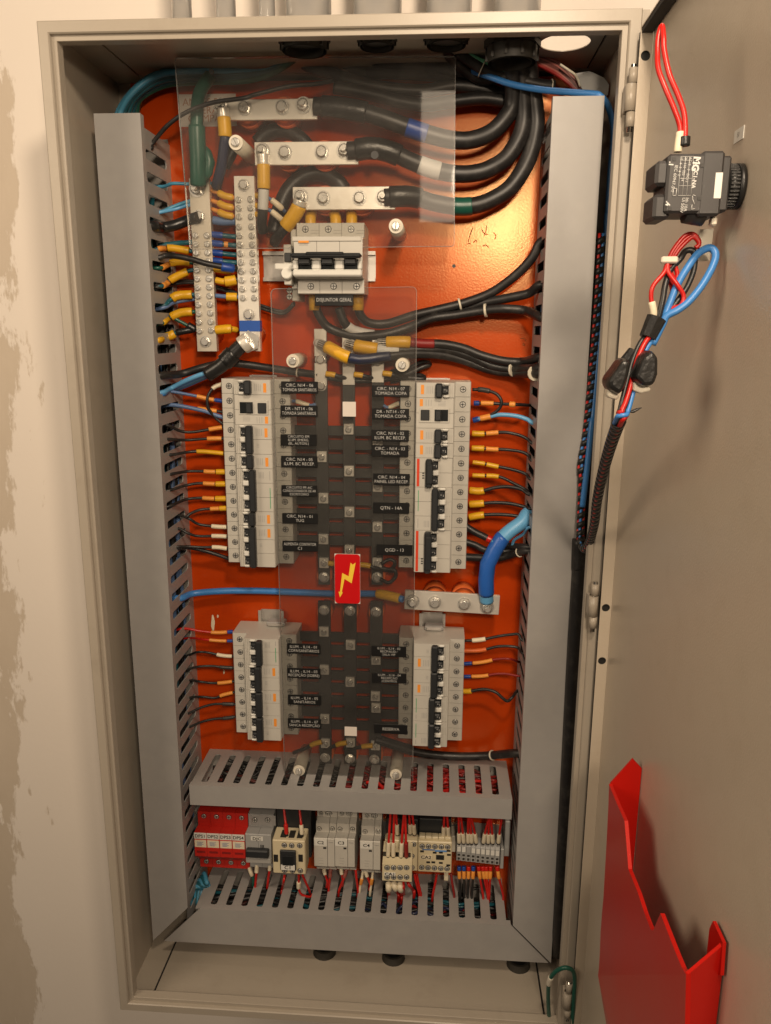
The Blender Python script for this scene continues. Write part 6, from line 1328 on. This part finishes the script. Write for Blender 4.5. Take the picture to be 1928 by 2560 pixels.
# black tape and taped connectors
for p0, p1, r0, r1, nm in (((985, 705), (930, 820), .0070, .0058, 'tape_wrap'), ((850, 900), (790, 985), .0042, .0050, 'tape_wrap')):
    MB().cyl(P(T, *p0, yh-.006), P(T, *p1, yh-.008), r0, r1, seg=9, smooth=False).build(nm, 'tape', hs)
def chunk(poly, y0, y1, nm, m_):
    a = [P(T, *q, y0) for q in poly]; cx_ = sum(p.x for p in a)/len(a); cz_ = sum(p.z for p in a)/len(a); n = len(a)
    vs = [(p.x*.86+cx_*.14, y0, p.z*.86+cz_*.14) for p in a]+[(p.x, y0*.7+y1*.3, p.z) for p in a]+[(p.x, y0*.3+y1*.7, p.z) for p in a]+[(p.x*.86+cx_*.14, y1, p.z*.86+cz_*.14) for p in a]
    fs = [tuple(range(n)), tuple(range(4*n-1, 3*n-1, -1))]
    for k in range(3): fs += [(k*n+i, k*n+(i+1) % n, (k+1)*n+(i+1) % n, (k+1)*n+i) for i in range(n)]
    o = MB().add(vs, fs).build(nm, m_, hs); md = o.modifiers.new('round', 'BEVEL'); md.width = .0022; md.segments = 2; md.limit_method = 'ANGLE'; return o
chunk([(745, 1005), (790, 940), (840, 950), (825, 1040), (800, 1120), (770, 1170), (700, 1130), (692, 1075)], yh-.030, yh-.004, 'taped_connector', 'tape')
chunk([(905, 930), (960, 890), (1002, 925), (1000, 1040), (975, 1110), (900, 1120), (850, 1060)], yh-.032, yh-.006, 'taped_connector', 'tape')
chunk([(695, 1120), (772, 1165), (755, 1195), (690, 1175)], yh-.022, yh-.010, 'clear_connector_end', 'nylon')
chunk([(840, 1078), (890, 1085), (960, 1120), (955, 1140), (890, 1155), (838, 1135)], yh-.024, yh-.010, 'clear_connector_end', 'nylon')
chunk([(870, 1240), (905, 1235), (850, 1270), (815, 1265)], yh-.026, yh-.022, 'loose_wrap_end', 'tape')
# blue wire alongside and thick black tube below the loop
wire('T6', [(700, 300, -.090), (668, 560, -.092), (640, 900, -.096), (610, 1250, -.100), ('D6', 420, 700, -.104), ('D6', 385, 1050, -.108), ('D6', 345, 1400, -.110), ('D6', 325, 1560, -.110)], .0034, 'blue', 'blue wire running down beside the spiral wrapped harness', group=GD)
wire('D6', [(300, 1900, -.098), (290, 2200, -.098), ('D5', 165, 700, -.098), ('D5', 120, 1400, -.098), ('D5', 80, 2100, -.098), ('B6', 1420, 250, -.098), ('B6', 1395, 600, -.090)], .0095, 'cable', 'thick black tube and gap shade between the hinge side duct and the rim', name='gap_shade_tube', cat='tube')  # the tube also stands for the shade in the gap
# sticker S1
a = [PX('T3', x, y, XF-.0004) for x, y in ((1450, 775), (1507, 750), (1498, 828), (1444, 853))]
st = thing('number_sticker', 'small white sticker reading S1 on the open door', 'sticker', a[3])
ya, yb3 = sum(p.y for p in (a[0], a[3]))/2, sum(p.y for p in (a[1], a[2]))/2; z1_, z0_ = max(p.z for p in a[:2])*.5+min(p.z for p in a[:2])*.5, min(p.z for p in a[2:])*.5+max(p.z for p in a[2:])*.5
MB().box(XF-.0005, XF-.0001, yb3, ya, z0_, z1_).build('sheet', 'bright', st)
text('S1', (z1_-z0_)*.55, 'ink', st, (XF-.0008, (ya+yb3)/2, (z0_+z1_)/2), (0, -1, 0), (0, 0, 1), bold=0)
# document holder
yw = PX('B7', 702, 700, XF-.0004).y
xt = P('B7', 510, 668, yw).x; pm = P('B7', 440, 1900, yw); zt0 = P('B7', 510, 668, yw).z; pb = P('B7', 508, 2205, yw)
def xpan(z):
    if z >= pm.z: return xt+(pm.x-xt)*(zt0-z)/(zt0-pm.z)
    return min(XF-.006, pm.x+(pb.x-pm.x)*(pm.z-z)/(pm.z-pb.z))
def onpan(x, y):
    p = PX('B7', x, y, xt)
    for _ in range(6): p = PX('B7', x, y, xpan(p.z))
    return p
ho = thing('document_holder', 'red plastic document holder with notched front fixed low on the door', 'document holder', (XF, yw, pb.z))
# front panel: strips between the hinge side edge and the notched edge, folded where the slope changes
prof = [(512, 668, 515, 680), (508, 800, 565, 800), (503, 900, 612, 905), (495, 1060, 625, 1060), (487, 1215, 637, 1215), (478, 1370, 700, 1370), (466, 1500, 742, 1500), (458, 1605, 783, 1605), (457, 1616, 797, 1612), (452, 1760, 947, 1760), (446, 1850, 985, 1850), (440, 1900, 1012, 1893)]
vs = []; 
for x0, v0, x1, v1 in prof: vs += [onpan(x0, v0), onpan(x1, v1)]
fs = [(2*i, 2*i+1, 2*i+3, 2*i+2) for i in range(len(prof)-1)]
pk = onpan(845, 1500); k = len(vs); vs.append(pk); fs.append((2*8+1, k, 2*9+1))
zb3 = pb.z-.03
e0, e1 = vs[22], vs[23]
lo0 = Vector((xpan(zb3), e0.y, zb3)); lo1 = Vector((xpan(zb3), e1.y, zb3)); vs += [lo0, lo1]; fs.append((22, 23, k+2, k+1))
o = MB().add(vs, fs).build('front_panel', 'holder', ho); md = o.modifiers.new('thick', 'SOLIDIFY'); md.thickness = .0030; md.offset = 0
# side wall on the hinge side
top_d = [PX('B7', x, y, XF-.001) for x, y in ((655, 508), (708, 570))]
zq = [P('B7', 655, 508, yw).z, P('B7', 708, 570, yw).z]
xs_ = P('B7', 655, 508, yw).x
vs = [(xt, yw, zt0), (min(xs_, XF-.002), yw, zq[0]), (XF-.0006, yw, zq[1]), (XF-.0006, yw, zb3), (lo0.x, yw, zb3), (pm.x, yw, pm.z)]
MB().prism([(v_[0], v_[2]) for v_ in vs], 'y', yw, yw+.0022).build('side_wall', 'holder', ho)
# far side wall with its raised ear
d0 = PX('B7', 1252, 1690, XF-.001); e2 = d0
vs = [tuple(e1), tuple(e2), (XF-.001, e2.y, zb3), tuple(lo1)]
o = MB().add(vs, [(0, 1, 2, 3)]).build('side_wall', 'holder', ho); md = o.modifiers.new('thick', 'SOLIDIFY'); md.thickness = .0022
ev = [PX('B7', x, y, XF-.002) for x, y in ((1255, 1690), (1190, 1550), (1168, 1600), (1152, 1745), (1140, 1900), (1240, 1900))]
vs = [tuple(p) for p in ev]
o = MB().add(vs, [(0, 1, 2, 3, 4, 5)]).build('fixing_ear', 'holder', ho); md = o.modifiers.new('thick', 'SOLIDIFY'); md.thickness = .0022
# green bonding wire at the lower hinge
wire('D7', [(60, 2230, -.150), (20, 2000, -.160), (5, 1600, -.172), (30, 1300, -.184), (150, 1110, -.192), (320, 1020, -.197), (450, 1030, -.197), (540, 1100, -.195), (570, 1300, -.192), (550, 1700, -.190), (520, 2230, -.188)], .0026, 'green', 'green bonding wire bridging the lower hinge', [(.40, .47, 'nylon', 1.3, MK)], 'bonding_wire', 'wire')

flush_text()
